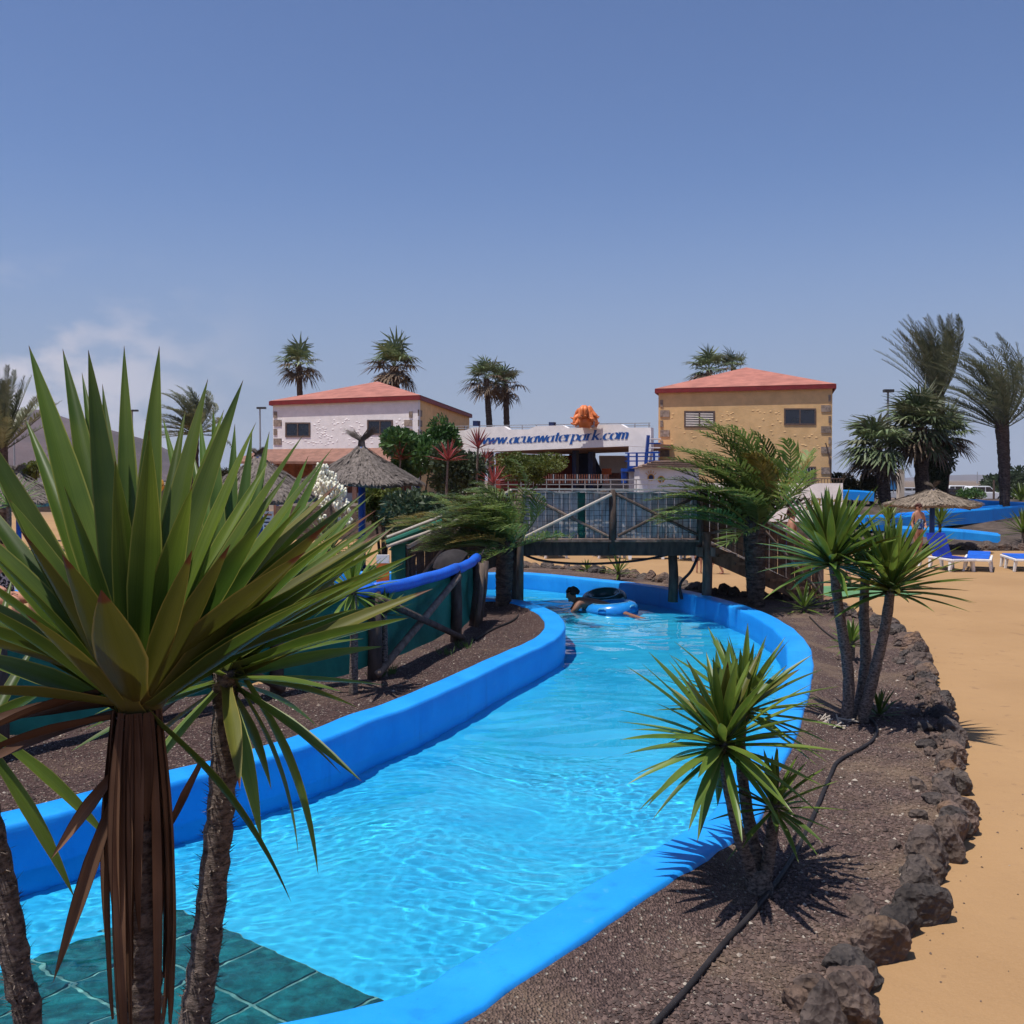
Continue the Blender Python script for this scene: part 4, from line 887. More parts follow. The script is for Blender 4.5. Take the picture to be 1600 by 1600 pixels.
a = fC.pt(775, 750) - fC.n * 1.4; b = fC.pt(795, 750) - fC.n * 6.5; mb = MB(); mb.poly([V((a.x, a.y, TERR)), V((b.x, b.y, TERR)), V((b.x, b.y, 3.6)), V((a.x, a.y, 3.6))], (-.2, 0, 0)); mb.build('red_wall', RED, tC)
mb = MB(); fB = Facade(fC.pt(780, 750) - fC.n * 6.8, fC.pt(985, 750) - fC.n * 6.8); fB.slab(mb, [(905, 770), (905, 741), (912, 720), (917, 712), (925, 728), (940, 738), (942, 770)], .0, .1); fB.slab(mb, [(938, 770), (936, 712), (984, 712), (984, 770)], .01, .1); mb.build('back_wall', WHITE, tC)
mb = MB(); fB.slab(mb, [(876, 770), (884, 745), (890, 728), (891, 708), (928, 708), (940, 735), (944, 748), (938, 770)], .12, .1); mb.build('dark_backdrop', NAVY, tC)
for x0, x1, y0 in ((860, 866, 700), (885.5, 893, 703)):
    mb = MB(); fC.rect(mb, x0, y0 + 1, x1, 770, -2.2, .3); mb.build('column', NAVY, tC)
BAR = mat('bar_counter', (.16, .055, .035), .6, .4, 9)
mb = MB(); fC.rect(mb, 900, 738, 942, 752, -3.5, .6); mb.build('bar_counter', BAR, tC)
mb = MB(); fC.rect(mb, 895.5, 731, 907, 741, -3.0, .3); mb.build('orange_chair_back', mat('orange_plastic', (.55, .12, .035), .5, .1, 6), tC)
for k in range(34):
    x = 835 + k * 3.7; mb = MB(); fC.rect(mb, x, 741, x + 1.5, 755, .5, .03); mb.build('picket', BAR if k % 5 else ALU, tC)
mb = MB(); mb.bar(fC.pt(738, 667.5), fC.pt(738.1, 661), .05); prev = None
mb = MB()
for a, b in (((704, 666), (1016, 661)), ((704, 669.5), (1016, 665))): mb.bar(fC.pt(*a, -.5), fC.pt(*b, -.5), .035)
mb.build('roof_rail', ALU, tC)
for k in range(15):
    x = 706 + k * 22; y = 666 - (x - 704) * 5 / 312; mb = MB(); mb.bar(fC.pt(x, y, -.5), fC.pt(x, y + 12, -.5), .05); mb.build('rail_post', ALU, tC)
for x, y in ((737, 657), (856, 659)):
    mb = MB(); fC.rect(mb, x - 3.5, y, x + 4, y + 8, -.3, .25); mb.build('floodlight', NAVY, tC)
# terrace and its front wall, blue stair rail
STONE = mat('terrace_wall_stone', (.13, .10, .085), .95, .35, 2.5, .8, 9, bdist=.05)
mb = MB(); mb.box(-9.5, 12.4, 41.2, 75, PLAZA - .3, TERR); structure(mb.build('terrace', STONE))
t = thing('railing', 'white railing along the terrace edge behind the bridge', 'railing', P(880, 770, 41.5))
mb = MB(); mb.bar(P(772, 749.5, 41.4), P(1040, 749.5, 41.4), .05); mb.bar(P(772, 757, 41.4), P(1040, 757, 41.4), .04); mb.build('rail', ALU, t)
for k in range(14):
    x = 774 + k * 20; mb = MB(); mb.bar(P(x, 749.5, 41.4), V((P(x, 770, 41.4).x, 41.4, TERR)), .04); mb.build('post', ALU, t)
t = thing('blue_staircase', 'blue metal staircase and balcony between the sign and ochre house', 'staircase', fC.at(1005, TERR))
mb = MB(); s0, s1 = fC.pt(1008, 735, .4), fC.pt(1013, 680, .4); mb.bar(s0, s1, .12, .3); mb.build('stringer', BLUEM, t)
for k in range(8):
    mb = MB(); p = s0.lerp(s1, k / 8); mb.box(p.x + .05, p.x + .55, p.y - .2, p.y + .2, p.z, p.z + .05); mb.build('tread', WHITE if k % 2 else BLUEM, t)
mb = MB(); fC.rect(mb, 979, 732, 1030, 737, .6, 1.2); mb.build('landing', BLUEM, t)
mb = MB()
for y in (707.5, 713, 720): mb.bar(fC.pt(977, y + .5, .7), fC.pt(1031, y, .7), .05)
mb.build('balcony_rail', BLUEM, t)
for x in (982, 995, 1009, 1022):
    mb = MB(); mb.bar(fC.pt(x, 708, .7), fC.pt(x, 734, .7), .09); mb.build('balcony_post', BLUEM, t)
mb = MB(); fC.rect(mb, 985, 728, 996, 737, .3, .2); fC.rect(mb, 978, 738, 985, 755, .5, .2); fC.rect(mb, 1004, 738, 1008, 755, .5, .2); mb.build('support', BLUEM, t)
# ---- lettering: broad-nib strokes
INK = mat('sign_blue', (.012, .085, .33), .6, .05, 3)
def arc(cx, cy, rx, ry, a0, a1, n=14): return [(cx + rx * math.cos(math.radians(a0 + (a1 - a0) * i / n)), cy + ry * math.sin(math.radians(a0 + (a1 - a0) * i / n))) for i in range(n + 1)]
GL = {'w': (1.12, [[(.05, .98), (.28, .02)], [(.28, .02), (.52, .98)], [(.52, .98), (.74, .02)], [(.74, .02), (1.0, .96)], [(-.06, .97), (.2, .97)], [(.9, .97), (1.1, .97)]]),
      'a': (.80, [arc(.33, .42, .31, .46, 60, 330), [(.62, .95), (.62, .10)], [(.62, .08), (.80, .02)]]),
      'c': (.70, [arc(.36, .48, .33, .50, 50, 320)]),
      'u': (.84, [[(.12, .98), (.12, .30)], arc(.36, .30, .24, .30, 180, 340), [(.62, .98), (.62, .06)], [(-.04, .97), (.14, .97)], [(.62, .05), (.82, .05)]]),
      't': (.55, [[(.24, 1.35), (.24, .22)], arc(.40, .22, .16, .2, 180, 300), [(.0, .95), (.5, .95)]]),
      'e': (.70, [arc(.36, .48, .33, .50, 5, 320), [(.06, .50), (.66, .52)]]),
      'r': (.62, [[(.14, .98), (.14, .02)], arc(.36, .62, .22, .34, 170, 60), [(-.04, .03), (.32, .03)], [(-.04, .97), (.14, .97)]]),
      'p': (.84, [[(.14, .98), (.14, -.48)], arc(.42, .48, .32, .48, 150, -150), [(-.04, -.46), (.34, -.46)], [(-.04, .97), (.14, .97)]]),
      'k': (.84, [[(.14, 1.5), (.14, .02)], [(.66, .96), (.22, .44)], [(.32, .56), (.70, .03)], [(-.04, .03), (.3, .03)], [(.58, .03), (.82, .03)], [(-.04, 1.48), (.14, 1.48)]]),
      'o': (.78, [arc(.38, .48, .34, .50, 0, 360, 20)]),
      'm': (1.18, [[(.14, .98), (.14, .02)], arc(.34, .62, .2, .34, 170, 10), [(.54, .70), (.54, .02)], arc(.74, .62, .2, .34, 170, 10), [(.94, .70), (.94, .02)], [(-.04, .03), (.3, .03)], [(.42, .03), (.66, .03)], [(.82, .03), (1.08, .03)], [(-.04, .97), (.14, .97)]]),
      '.': (.38, [arc(.15, .10, .06, .06, 0, 360, 8)])}
sign = thing('lettering', 'blue slanted lettering www.acuawaterpark.com on the white parapet', 'lettering', fC.pt(748, 696))
text = 'www.acuawaterpark.com'; tw = sum(GL[c][0] for c in text); x = 0; A_, B_ = fC.pt(747, 694.5), fC.pt(982, 685.5)
ux = (B_ - A_) / tw; uy = V((0, 0, 1)) * (A_ - fC.pt(747, 684.8)).length; nib = (.125, .03)
for ch in text:
    wd, strokes = GL[ch]; mb = MB()
    for si, st in enumerate(strokes):
        nb = nib if ch != '.' else (.06, .0); th = .012 + .0012 * si
        def q(u, v, dx, dy, o_): return A_ + ux * (x + u + dx + .22 * (v + dy)) + uy * (v + dy) + fC.n * o_
        for (u0, v0), (u1, v1) in zip(st, st[1:]):
            hx, hy = nb
            if abs(v1 - v0) < .02: a4 = [(u0, v0, 0, -.05), (u1, v1, 0, -.05), (u1, v1, 0, .05), (u0, v0, 0, .05)]
            else: a4 = [(u0, v0, -hx, -hy), (u1, v1, -hx, -hy), (u1, v1, hx, hy), (u0, v0, hx, hy)]
            mb.add([q(*k, th) for k in a4], [(0, 1, 2, 3)]); th += .0002
    mb.build('letter', INK, sign); x += wd
# ---- orange sculpture on the roof
ORG = mat('orange_fibreglass', (.62, .17, .05), .5, .18, 3, spec=.4)
sd = 46.5; t = thing('sculpture', 'orange sculpture of curling arms on the terrace roof', 'sculpture', P(914, 668, sd)); r = random.Random(6)
mb = MB(); mb.tube([P(914, 668, sd), P(914, 655, sd), P(914, 645, sd)], [.42, .38, .30], 12, wob=.1); mb.build('core', ORG, t, smooth=True)
for k in range(22):
    a = k * 2.4 + r.uniform(-.2, .2); rr = r.uniform(.28, .5); zt = r.choice((638, 641, 645, 650)); s = P(914, 652, sd); top = P(914, zt, sd).z
    dx = V((math.cos(a), math.sin(a), 0)); o_ = r.uniform(.5, .62)
    mb = MB(); mb.tube(spline([s + dx * .1, V((s.x, s.y, top)) + dx * rr * .6, V((s.x, s.y, top - .12)) + dx * rr, V((s.x, s.y, top - .36)) + dx * o_ * .9, V((s.x, s.y, top - .42 + r.uniform(-.1, .16))) + dx * (o_ + r.uniform(-.12, .2))], 5), [.10] * 5 + [.12] * 6 + [.10] * 5 + [.07, .05, .04, .03, .02], 8); mb.build('arm', ORG, t, smooth=True)
mb = MB()
for x in (903, 926, 928): mb.bar(P(x, 668, sd - .3), P(x, 654 if x > 927 else 664, sd - .3), .04)
mb.bar(P(900, 666.5, sd - .3), P(928, 666, sd - .3), .05); mb.bar(P(920, 657, sd - .3), P(928, 657, sd - .3), .03); mb.build('stand', ALU, t)
# ---- kiosk
KT = mat('kiosk_tile', (.20, .13, .10), .9, .3, 5)
kd = 43.5; t = thing('kiosk', 'small white kiosk with round orange rimmed windows below the ochre house', 'kiosk', (P(1045, 755, kd).x, kd, TERR))
mb = MB(); x0, x1 = P(999, 750, kd).x, P(1092, 750, kd).x; mb.box(x0, x1, kd, kd + 2.5, TERR, P(1000, 731, kd).z); mb.build('wall', WHITE, t)
z0 = P(1000, 731, kd).z; z1 = P(1000, 719, kd).z; mb = MB(); mb.hexa([(x0 - .1, kd - .2, z0), (x1 + .1, kd - .2, z0), (x1 + .1, kd + 2.7, z0), (x0 - .1, kd + 2.7, z0), (x0 + .8, kd + 1, z1), (x1 - .3, kd + 1, z1), (x1 - .3, kd + 1.6, z1), (x0 + .8, kd + 1.6, z1)]); rf = mb.build('roof', KT, t)
for k in range(4):
    mb = MB(); f0 = k / 4; mb.bar((x0 - .1 + .9 * f0, kd - .2 + 1.2 * f0 - .03, z0 + (z1 - z0) * f0 + .02), (x1 + .1 - .4 * f0, kd - .2 + 1.2 * f0 - .03, z0 + (z1 - z0) * f0 + .02), .16, .05); mb.build('tile_course', KT, rf)
YEL = mat('window_rim_orange', (.62, .30, .04), .6, .1, 6)
for px, py in ((1017, 746), (1033, 749)):
    c = P(px, py, kd); mb = MB(); mb.poly([(c.x + .15 * math.cos(a * .393), kd - .03, c.z + .15 * math.sin(a * .393)) for a in range(16)], (0, .04, 0)); w_ = mb.build('round_window', YEL, t)
    mb = MB(); mb.poly([(c.x + .105 * math.cos(a * .393), kd - .045, c.z + .105 * math.sin(a * .393)) for a in range(16)], (0, .012, 0)); mb.build('dark_opening', NAVY, w_)
    if px == 1017:
        mb = MB()
        for k in range(5):
            a = math.radians(40 + 25 * k); mb.bar((c.x + .17 * math.cos(a), kd - .02, c.z + .17 * math.sin(a)), (c.x + .30 * math.cos(a), kd - .02, c.z + .30 * math.sin(a)), .03, .02)
        mb.build('painted_rays', YEL, t)
# ------------------------------------------------------------------ bridge
WOOD = wood_mat('weathered_wood', (.17, .125, .10)); WOODD = wood_mat('shaded_wood', (.085, .062, .052)); WOODR = wood_mat('brown_wood', (.20, .11, .065))  # shaded_wood is the weathered wood darkened, shade put into its colour
BOARD = wood_mat('grey_board', (.43, .41, .40)); NETM = mat('net_cord', (.03, .03, .04), .8, .1, 9); ROPE = mat('rope', (.42, .37, .32), .9, .15, 20); GRN = mat('green_canvas', (.010, .10, .072), .8, .25, 3, .3, 30)
BY0, BY1 = 19.4, 21.3; DZ = 1.16
def bx(px, d=BY0): return (px - 800) / F * d
tB = thing('bridge', 'wooden footbridge with boarded and netted sides crossing the river', 'bridge', (1.8, BY0, 0))
for y in (BY0, BY1):
    for px, zt, zb in ((812, 2.14, -.62 if y > BY0 else -.02), (957, 2.12, .9), (1094, 2.10, .9)):
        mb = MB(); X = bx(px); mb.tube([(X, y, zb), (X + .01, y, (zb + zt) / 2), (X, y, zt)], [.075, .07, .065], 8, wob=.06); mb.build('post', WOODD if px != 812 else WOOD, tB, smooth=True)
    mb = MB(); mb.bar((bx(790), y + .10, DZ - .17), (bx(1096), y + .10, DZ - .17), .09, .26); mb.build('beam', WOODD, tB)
for px, y, zt in ((1105, BY0 - .08, 1.32), (1105, BY1, 1.0), (1052, BY1 - .1, .88), (1052, BY0 + .3, .88), (806, BY0 + .55, .9)):
    X = bx(px, y); mb = MB(); mb.tube([(X, y, -.05), (X + .015, y, zt * .5), (X - .01, y, zt)], [.10, .092, .085], 9, wob=.05); mb.build('pile', WOOD if y < BY0 + .2 else WOODD, tB, smooth=True)
nP = 15
for k in range(nP):
    x0 = bx(790) + (bx(1096) - bx(790)) * k / nP; mb = MB(); mb.box(x0 + .002, x0 + (bx(1096) - bx(790)) / nP - .002, BY0 - .06, BY1 + .1, DZ - .035, DZ + rnd.uniform(0, .008)); mb.build('deck_plank', WOOD, tB)
# side boards behind the net (each board its own piece)
def side_boards(xa, xb, y, z0a, z0b, z1a, z1b, w, m, parent, name='side_board', green=None):
    n = max(1, int((xb - xa) / w)); st = (xb - xa) / n
    for k in range(n):
        f0, f1 = k / n, (k + 1) / n; g = .006; a, b = xa + st * k + g, xa + st * (k + 1) - g; yy = y + rnd.uniform(-.006, .006)
        za0, za1 = z0a + (z0b - z0a) * f0, z0a + (z0b - z0a) * f1; zb0, zb1 = z1a + (z1b - z1a) * f0, z1a + (z1b - z1a) * f1
        mb = MB(); mb.hexa([(a, yy, za0), (b, yy, za1), (b, yy + .02, za1), (a, yy + .02, za0), (a, yy, zb0), (b, yy, zb1), (b, yy + .02, zb1), (a, yy + .02, zb0)])
        mb.build(name, GRN if green and green[0] < (a + b) / 2 < green[1] else m, parent)
for y in (BY0 + .04, BY1):
    side_boards(bx(815), bx(1092), y, DZ + .03, DZ + .03, 2.07, 2.05, .15, BOARD, tB, green=(bx(897), bx(912)))
def net(xa, xb, y, z0a, z0b, z1a, z1b, st, parent, m=NETM, th=.007, seed=2):
    mb = MB(); r = random.Random(seed); n = int((xb - xa) / st)
    for k in range(n + 1):
        f = k / n; x = xa + (xb - xa) * f; a, b = (x + r.uniform(-.012, .012), y, z0a + (z0b - z0a) * f), (x + r.uniform(-.02, .02), y - .004, z1a + (z1b - z1a) * f); mb.bar(a, b, th)
    mrow = int((z1a - z0a) / st)
    for j in range(mrow + 1):
        f = j / mrow; pts = []
        for k in range(9):
            g = k / 8; z0 = z0a + (z0b - z0a) * g; z1 = z1a + (z1b - z1a) * g; pts.append(V((xa + (xb - xa) * g, y - .009, z0 + (z1 - z0) * f + r.uniform(-.014, .014))))
        for a, b in zip(pts, pts[1:]): mb.bar(a, b, th)
    mb.build('net', m, parent, kind='stuff')
net(bx(815), bx(1092), BY0 - .015, DZ + .04, DZ + .04, 2.06, 2.04, .098, tB)
mb = MB(); pts = []
for k in range(60):
    f = k / 59; X = bx(790) + (bx(1092) - bx(790)) * f; pts.append((X, BY0 - .03, 2.10 - .045 * abs(math.sin(f * math.pi * 5)) - (.0 if f > .07 else (.07 - f) * 2)))
mb.tube(pts, .014, 5); mb.build('net_rope', ROPE, tB)
mb = MB(); mb.bar((bx(800), BY0 - .005, 2.13), (bx(1094), BY0 - .005, 2.11), .09, .035)
mb.build('hand_rail', ROPE, tB)
for a, b, m, o_ in (((820, DZ + .06), (955, 2.03), ROPE, -.07), ((822, 2.02), (950, DZ + .07), WOOD, -.035), ((963, 2.03), (1090, DZ + .1), WOODD, -.035), ((965, DZ + .08), (1085, 1.98), WOODD, -.07)):
    mb = MB(); mb.tube([(bx(a[0]), BY0 + o_, a[1]), (bx(b[0]), BY0 + o_, b[1])], .03, 7); mb.build('cross_brace', m, tB)
mb = MB(); mb.tube(spline([(bx(812), BY0 + .6, .88), (bx(850), BY0 + .6, .72), (bx(920), BY0 + .6, .66), (bx(1000), BY0 + .6, .72), (bx(1060), BY0 + .6, .86)], 6), .025, 6); mb.build('sagging_pipe', NETM, tB)
mb = MB(); mb.tube(spline([(bx(1098), BY0 + .3, .9), (bx(1085), BY0 + .3, .55), (bx(1068), BY0 + .3, .3), (bx(1070), BY0 + .3, .0)], 5), .028, 6); mb.build('down_pipe', NETM, tB)
for x in (1088, 1108):
    mb = MB(); mb.box(bx(x), bx(x) + .09, BY0 - .2, BY0 + .3, .86, 1.03); mb.build('bolt_block', WOOD, tB)
# stairs
def stairs(name, label, xa, xb, za, zb, foot_x, m, sgn, green=False):
    t = thing(name, label, 'stairs', (xb, BY0, PLAZA)); n = 7
    for y in (BY0 + .02, BY1 - .06):
        mb = MB(); mb.bar((xa, y, za - .12), (xb, y, zb - .02), .06, .30); mb.build('stringer', m, t)
    for k in range(n):
        f = (k + .5) / n; X = xa + (xb - xa) * f; Z = za + (zb - za) * f; mb = MB(); mb.box(X - .17, X + .17, BY0 - .08, BY1 + .06, Z - .03, Z + .02); mb.build('tread', m, t)
    # boarded side with net, newel posts and sloping rails
    x0, x1 = min(xa, xb), max(xa, xb); flip = xa > xb
    zlo0, zlo1 = (zb, za) if flip else (za, zb)
    side_boards(x0, x1, BY1 - .02, zlo0 + .1, zlo1 + .1, zlo0 + 1.0, zlo1 + 1.0, .16, BOARD if not green else WOODR, t)
    side_boards(x0, x1, BY0 + .01, zlo0 + .12, zlo1 + .12, zlo0 + .98, zlo1 + .98, .16, m, t)
    net(x0, x1, BY0 - .04, zlo0 + .1, zlo1 + .1, zlo0 + .98, zlo1 + .98, .11, t, seed=5)
    mb = MB(); mb.tube([(xa, BY0 - .05, za + 1.0), (xb, BY0 - .05, zb + 1.0)], .035, 7); mb.build('hand_rail', ROPE, t)
    mb = MB(); mb.tube([(xa, BY0 - .06, za + .15), ((xa + xb) / 2, BY0 - .06, (za + zb) / 2 + .95)], .03, 7); mb.build('cross_brace', WOOD, t)
    mb = MB(); mb.tube([((xa + xb) / 2 - .1 * sgn, BY0 - .07, (za + zb) / 2 + .95), (xb, BY0 - .07, zb + .12)], .03, 7); mb.build('cross_brace', WOOD, t)
    for X, Z in ((xb, zb), ((xa + xb) / 2, (za + zb) / 2)):
        mb = MB(); mb.tube([(X, BY0 - .02, PLAZA - .02), (X, BY0 - .02, Z + 1.05)], [.06, .055], 8); mb.build('newel_post', WOODD if green else WOOD, t)
    return t
tS = stairs('bridge_stairs', 'brown wooden stairs leading down right from the footbridge', bx(1096), bx(1283), DZ - .05, PLAZA + .12, 0, WOODR, 1)
mb = MB(); mb.box(bx(1275), bx(1318), BY0 - .1, BY1, PLAZA + .004, PLAZA + .09); mb.build('bottom_step', WOODR, tS)
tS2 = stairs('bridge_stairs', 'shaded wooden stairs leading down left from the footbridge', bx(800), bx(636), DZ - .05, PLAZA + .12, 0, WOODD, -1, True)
mb = MB(); mb.hexa([(bx(612), BY0 - .12, PLAZA), (bx(634), BY0 - .12, PLAZA), (bx(634), BY0 - .04, PLAZA), (bx(612), BY0 - .04, PLAZA), (bx(612), BY0 - .12, 1.05), (bx(634), BY0 - .12, 1.12), (bx(634), BY0 - .04, 1.12), (bx(612), BY0 - .04, 1.05)]); mb.build('green_panel', GRN, tS2)
mb = MB(); mb.tube([(bx(606), BY0 - .16, 1.12), (bx(692), BY0 - .16, 1.52)], .055, 8); mb.build('padded_rail', GRN, tS2)
mb = MB(); mb.tube([(bx(606), BY0 - .2, 1.05), (bx(692), BY0 - .2, 1.42)], .03, 8); mb.tube([(bx(606), BY0 - .13, 1.22), (bx(692), BY0 - .13, 1.62)], .03, 8); mb.build('rope_rail', ROPE, tS2)
# ------------------------------------------------------------------ fence with the blue padded rail
PAD = mat('blue_padding', (.012, .12, .62), .45, .12, 5, .3, 25, spec=.4)
NETG = mat('green_shade_net', (.018, .17, .125), .75, .3, 2.5, .25, 40)
fpx = [(745, 972), (712, 1003), (585, 1062), (432, 1084), (240, 1124), (0, 1182), (-200, 1235)]
FP_ = [G(*q) for q in fpx]; RZ = 1.02
tF = thing('fence', 'timber fence with green netting and blue padded rail on the island', 'fence', FP_[1])
for k, p in enumerate(FP_):
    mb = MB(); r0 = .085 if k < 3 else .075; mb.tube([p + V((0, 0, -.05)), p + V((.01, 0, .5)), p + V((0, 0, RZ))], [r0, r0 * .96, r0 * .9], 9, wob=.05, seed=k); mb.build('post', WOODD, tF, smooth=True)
for k, (dx, dy) in enumerate(((.10, -.16), (-.02, -.22), (.06, -.1))):     # thin poles leaning by the end posts
    q = FP_[0] + V((dx - .05, dy - .25 * k, 0)); mb = MB(); mb.tube([q, q + V((.07, .05, .55)), q + V((.10, .1, RZ - .02))], [.045, .05, .045], 7, wob=.06, seed=k + 7); mb.build('pole', WOOD if k == 2 else WOODD, tF, smooth=True)
for a, b in ((FP_[1], FP_[2]), (FP_[3], FP_[4])):
    for s, m in ((0, WOOD), (1, WOODD)):
        a0, b0 = (a, b) if s == 0 else (b, a); mb = MB(); o_ = V((.05 + .05 * s, -.09 - .05 * s, 0)); mb.tube([a0 + o_ + V((0, 0, RZ - .08)), (a0 + b0) / 2 + o_ + V((0, 0, RZ / 2)), b0 + o_ + V((0, 0, .08))], .045, 8, wob=.06, seed=s); mb.build('cross_brace', m, tF, smooth=True)
for k in range(1, len(FP_)):
    a, b = FP_[k - 1], FP_[k]
    mb = MB(); pts = [a.lerp(b, i / 10) + V((0, 0, RZ + .02 + .006 * math.sin(i * 1.3 + k) - .03 * math.sin(i / 10 * math.pi))) for i in range(11)]
    mb.tube(pts, .075, 12, wob=.004, seed=k); mb.build('padded_rail', PAD, tF, smooth=True)
    nx, nz = 14, 7; vs = []; fs = []; nn = (b - a).normalized(); nn = V((-nn.y, nn.x, 0)); nn = nn if nn.y > 0 else -nn
    for j in range(nz + 1):
        for i in range(nx + 1):
            f, g = i / nx, j / nz; z0 = .12 + .10 * math.sin(f * math.pi * 1.0) * (-1 if k % 2 else -.4) + .05; p = a.lerp(b, f) + nn * (.05 + .06 * math.sin(f * math.pi) * math.sin(g * math.pi) + .012 * math.sin(f * 17 + g * 9))
            vs.append((p.x, p.y, z0 + (RZ - .02 - z0) * g))
    for j in range(nz):
        for i in range(nx): q = j * (nx + 1) + i; fs.append((q, q + 1, q + nx + 2, q + nx + 1))
    mb = MB(); mb.add(vs, fs); mb.build('netting', NETG, tF, smooth=True)
# ------------------------------------------------------------------ thatched umbrellas
STRAW = mat('thatch', (.15, .125, .11), .95, .45, 14, .6, 60, stretch=(1, 1, .6)); STRAWY = mat('thatch_pale', (.23, .18, .135), .95, .4, 14, .6, 60); POLE = mat('blue_pole', (.012, .06, .28), .5, .12, 4)
def parasol(label, px, y_ap, y_ea, d, R, seed, m=None, pole_r=.09, tuft=.35, n=1700, base_z=PLAZA, name='thatched_umbrella'):
    m = m or STRAW; ap, ea = P(px, y_ap, d), P(px, y_ea, d); c = V((ap.x, d, 0)); t = thing(name, label, 'umbrella', (c.x, d, base_z)); r = random.Random(seed)
    mb = MB(); mb.tube([(c.x, d, base_z), (c.x, d, ap.z)], pole_r, 12); mb.build('pole', POLE, t, smooth=True)
    hh = ap.z - ea.z
    def surf(f, a): rr = R * (.06 + .94 * f); return V((c.x + rr * math.cos(a), d + rr * math.sin(a), ap.z - hh * (f ** .80) + .03 * math.sin(a * 5 + f * 4)))
    mb = MB(); vs = []; fs = []; nu, nv = 40, 8
    for j in range(nv + 1):
        for i in range(nu): vs.append(surf(j / nv, 2 * math.pi * i / nu) - V((0, 0, .03)))
    for j in range(nv):
        for i in range(nu): fs.append((j * nu + i, (j + 1) * nu + i, (j + 1) * nu + (i + 1) % nu, j * nu + (i + 1) % nu))
    k0 = len(vs); vs += [surf(1, 2 * math.pi * i / nu) - V((0, 0, .14)) for i in range(nu)]; vs += [surf(.1, 2 * math.pi * i / nu) - V((0, 0, .22)) for i in range(nu)]
    for i in range(nu): fs.append((nv * nu + i, k0 + i, k0 + (i + 1) % nu, nv * nu + (i + 1) % nu)); fs.append((k0 + i, k0 + nu + i, k0 + nu + (i + 1) % nu, k0 + (i + 1) % nu))
    mb.add(vs, fs); mb.build('thatch_core', m, t, smooth=True)
    mb = MB()
    for k in range(n):                      # straws laid down the slope
        f = r.random() ** .6; a = r.uniform(0, 6.2832); l = r.uniform(.10, .22); a2 = a + r.uniform(-.05, .05)
        p0 = surf(f, a) + V((0, 0, r.uniform(0, .03))); p1 = surf(min(1.07, f + l), a2) + V((0, 0, r.uniform(-.03, .03) - (.06 * r.random() if f + l > 1 else 0)))
        s = V((-math.sin(a), math.cos(a), 0)) * r.uniform(.008, .02) * (1 + d / 60); mb.add([p0 - s, p0 + s, p1 + s * .6, p1 - s * .6], [(0, 1, 2, 3)])
    mb.build('straw', m, t, kind='stuff')
    mb = MB()
    if tuft:
        for k in range(260):
            a = r.uniform(0, 6.3); sgn = 1 if r.random() < .55 else -1; b0 = ap + V((math.cos(a) * .09, math.sin(a) * .09, -.02)); w = V((.008, .008, 0)); p1 = b0 + V((0, 0, tuft * .3)) - V((math.cos(a), math.sin(a), 0)) * .02
            tip = ap + V((sgn * tuft * r.uniform(.35, 1.0), r.uniform(-.15, .15), tuft * r.uniform(.7, 1.1) * (1 if sgn > 0 else .85))); mb.add([b0 - w, b0 + w, p1 + w, p1 - w, tip], [(0, 1, 2, 3), (3, 2, 4)])
        mb.build('tuft', m, t, kind='stuff')
    for k in range(6):
        a = k * math.pi / 3; mb = MB(); p = surf(.95, a) - V((0, 0, .17)); mb.bar((c.x, d, ap.z - .35), p, .05); mb.build('rafter', POLE, t)
parasol('grey thatched umbrella with twin straw tufts behind the fence', 565, 697, 752, 25.6, 1.52, 1, tuft=.52, n=2600)
parasol('grey thatched umbrella half hidden by yucca leaves left of the flower spike', 404, 712, 775, 22.5, 1.45, 2, tuft=.2, n=2200)
parasol('grey thatched umbrella at the left edge of the photo', 28, 738, 782, 24, 1.25, 3, pole_r=.06, tuft=.2)
parasol('straw coloured thatched umbrella over the blue loungers', 1457, 764, 786, 34, 1.5, 4, m=STRAWY, pole_r=.085, tuft=.3)
parasol('dark little thatched shelter inside the terrace bar', 957, 712, 730, 56, .6, 5, pole_r=.05, tuft=0, n=400, base_z=TERR)
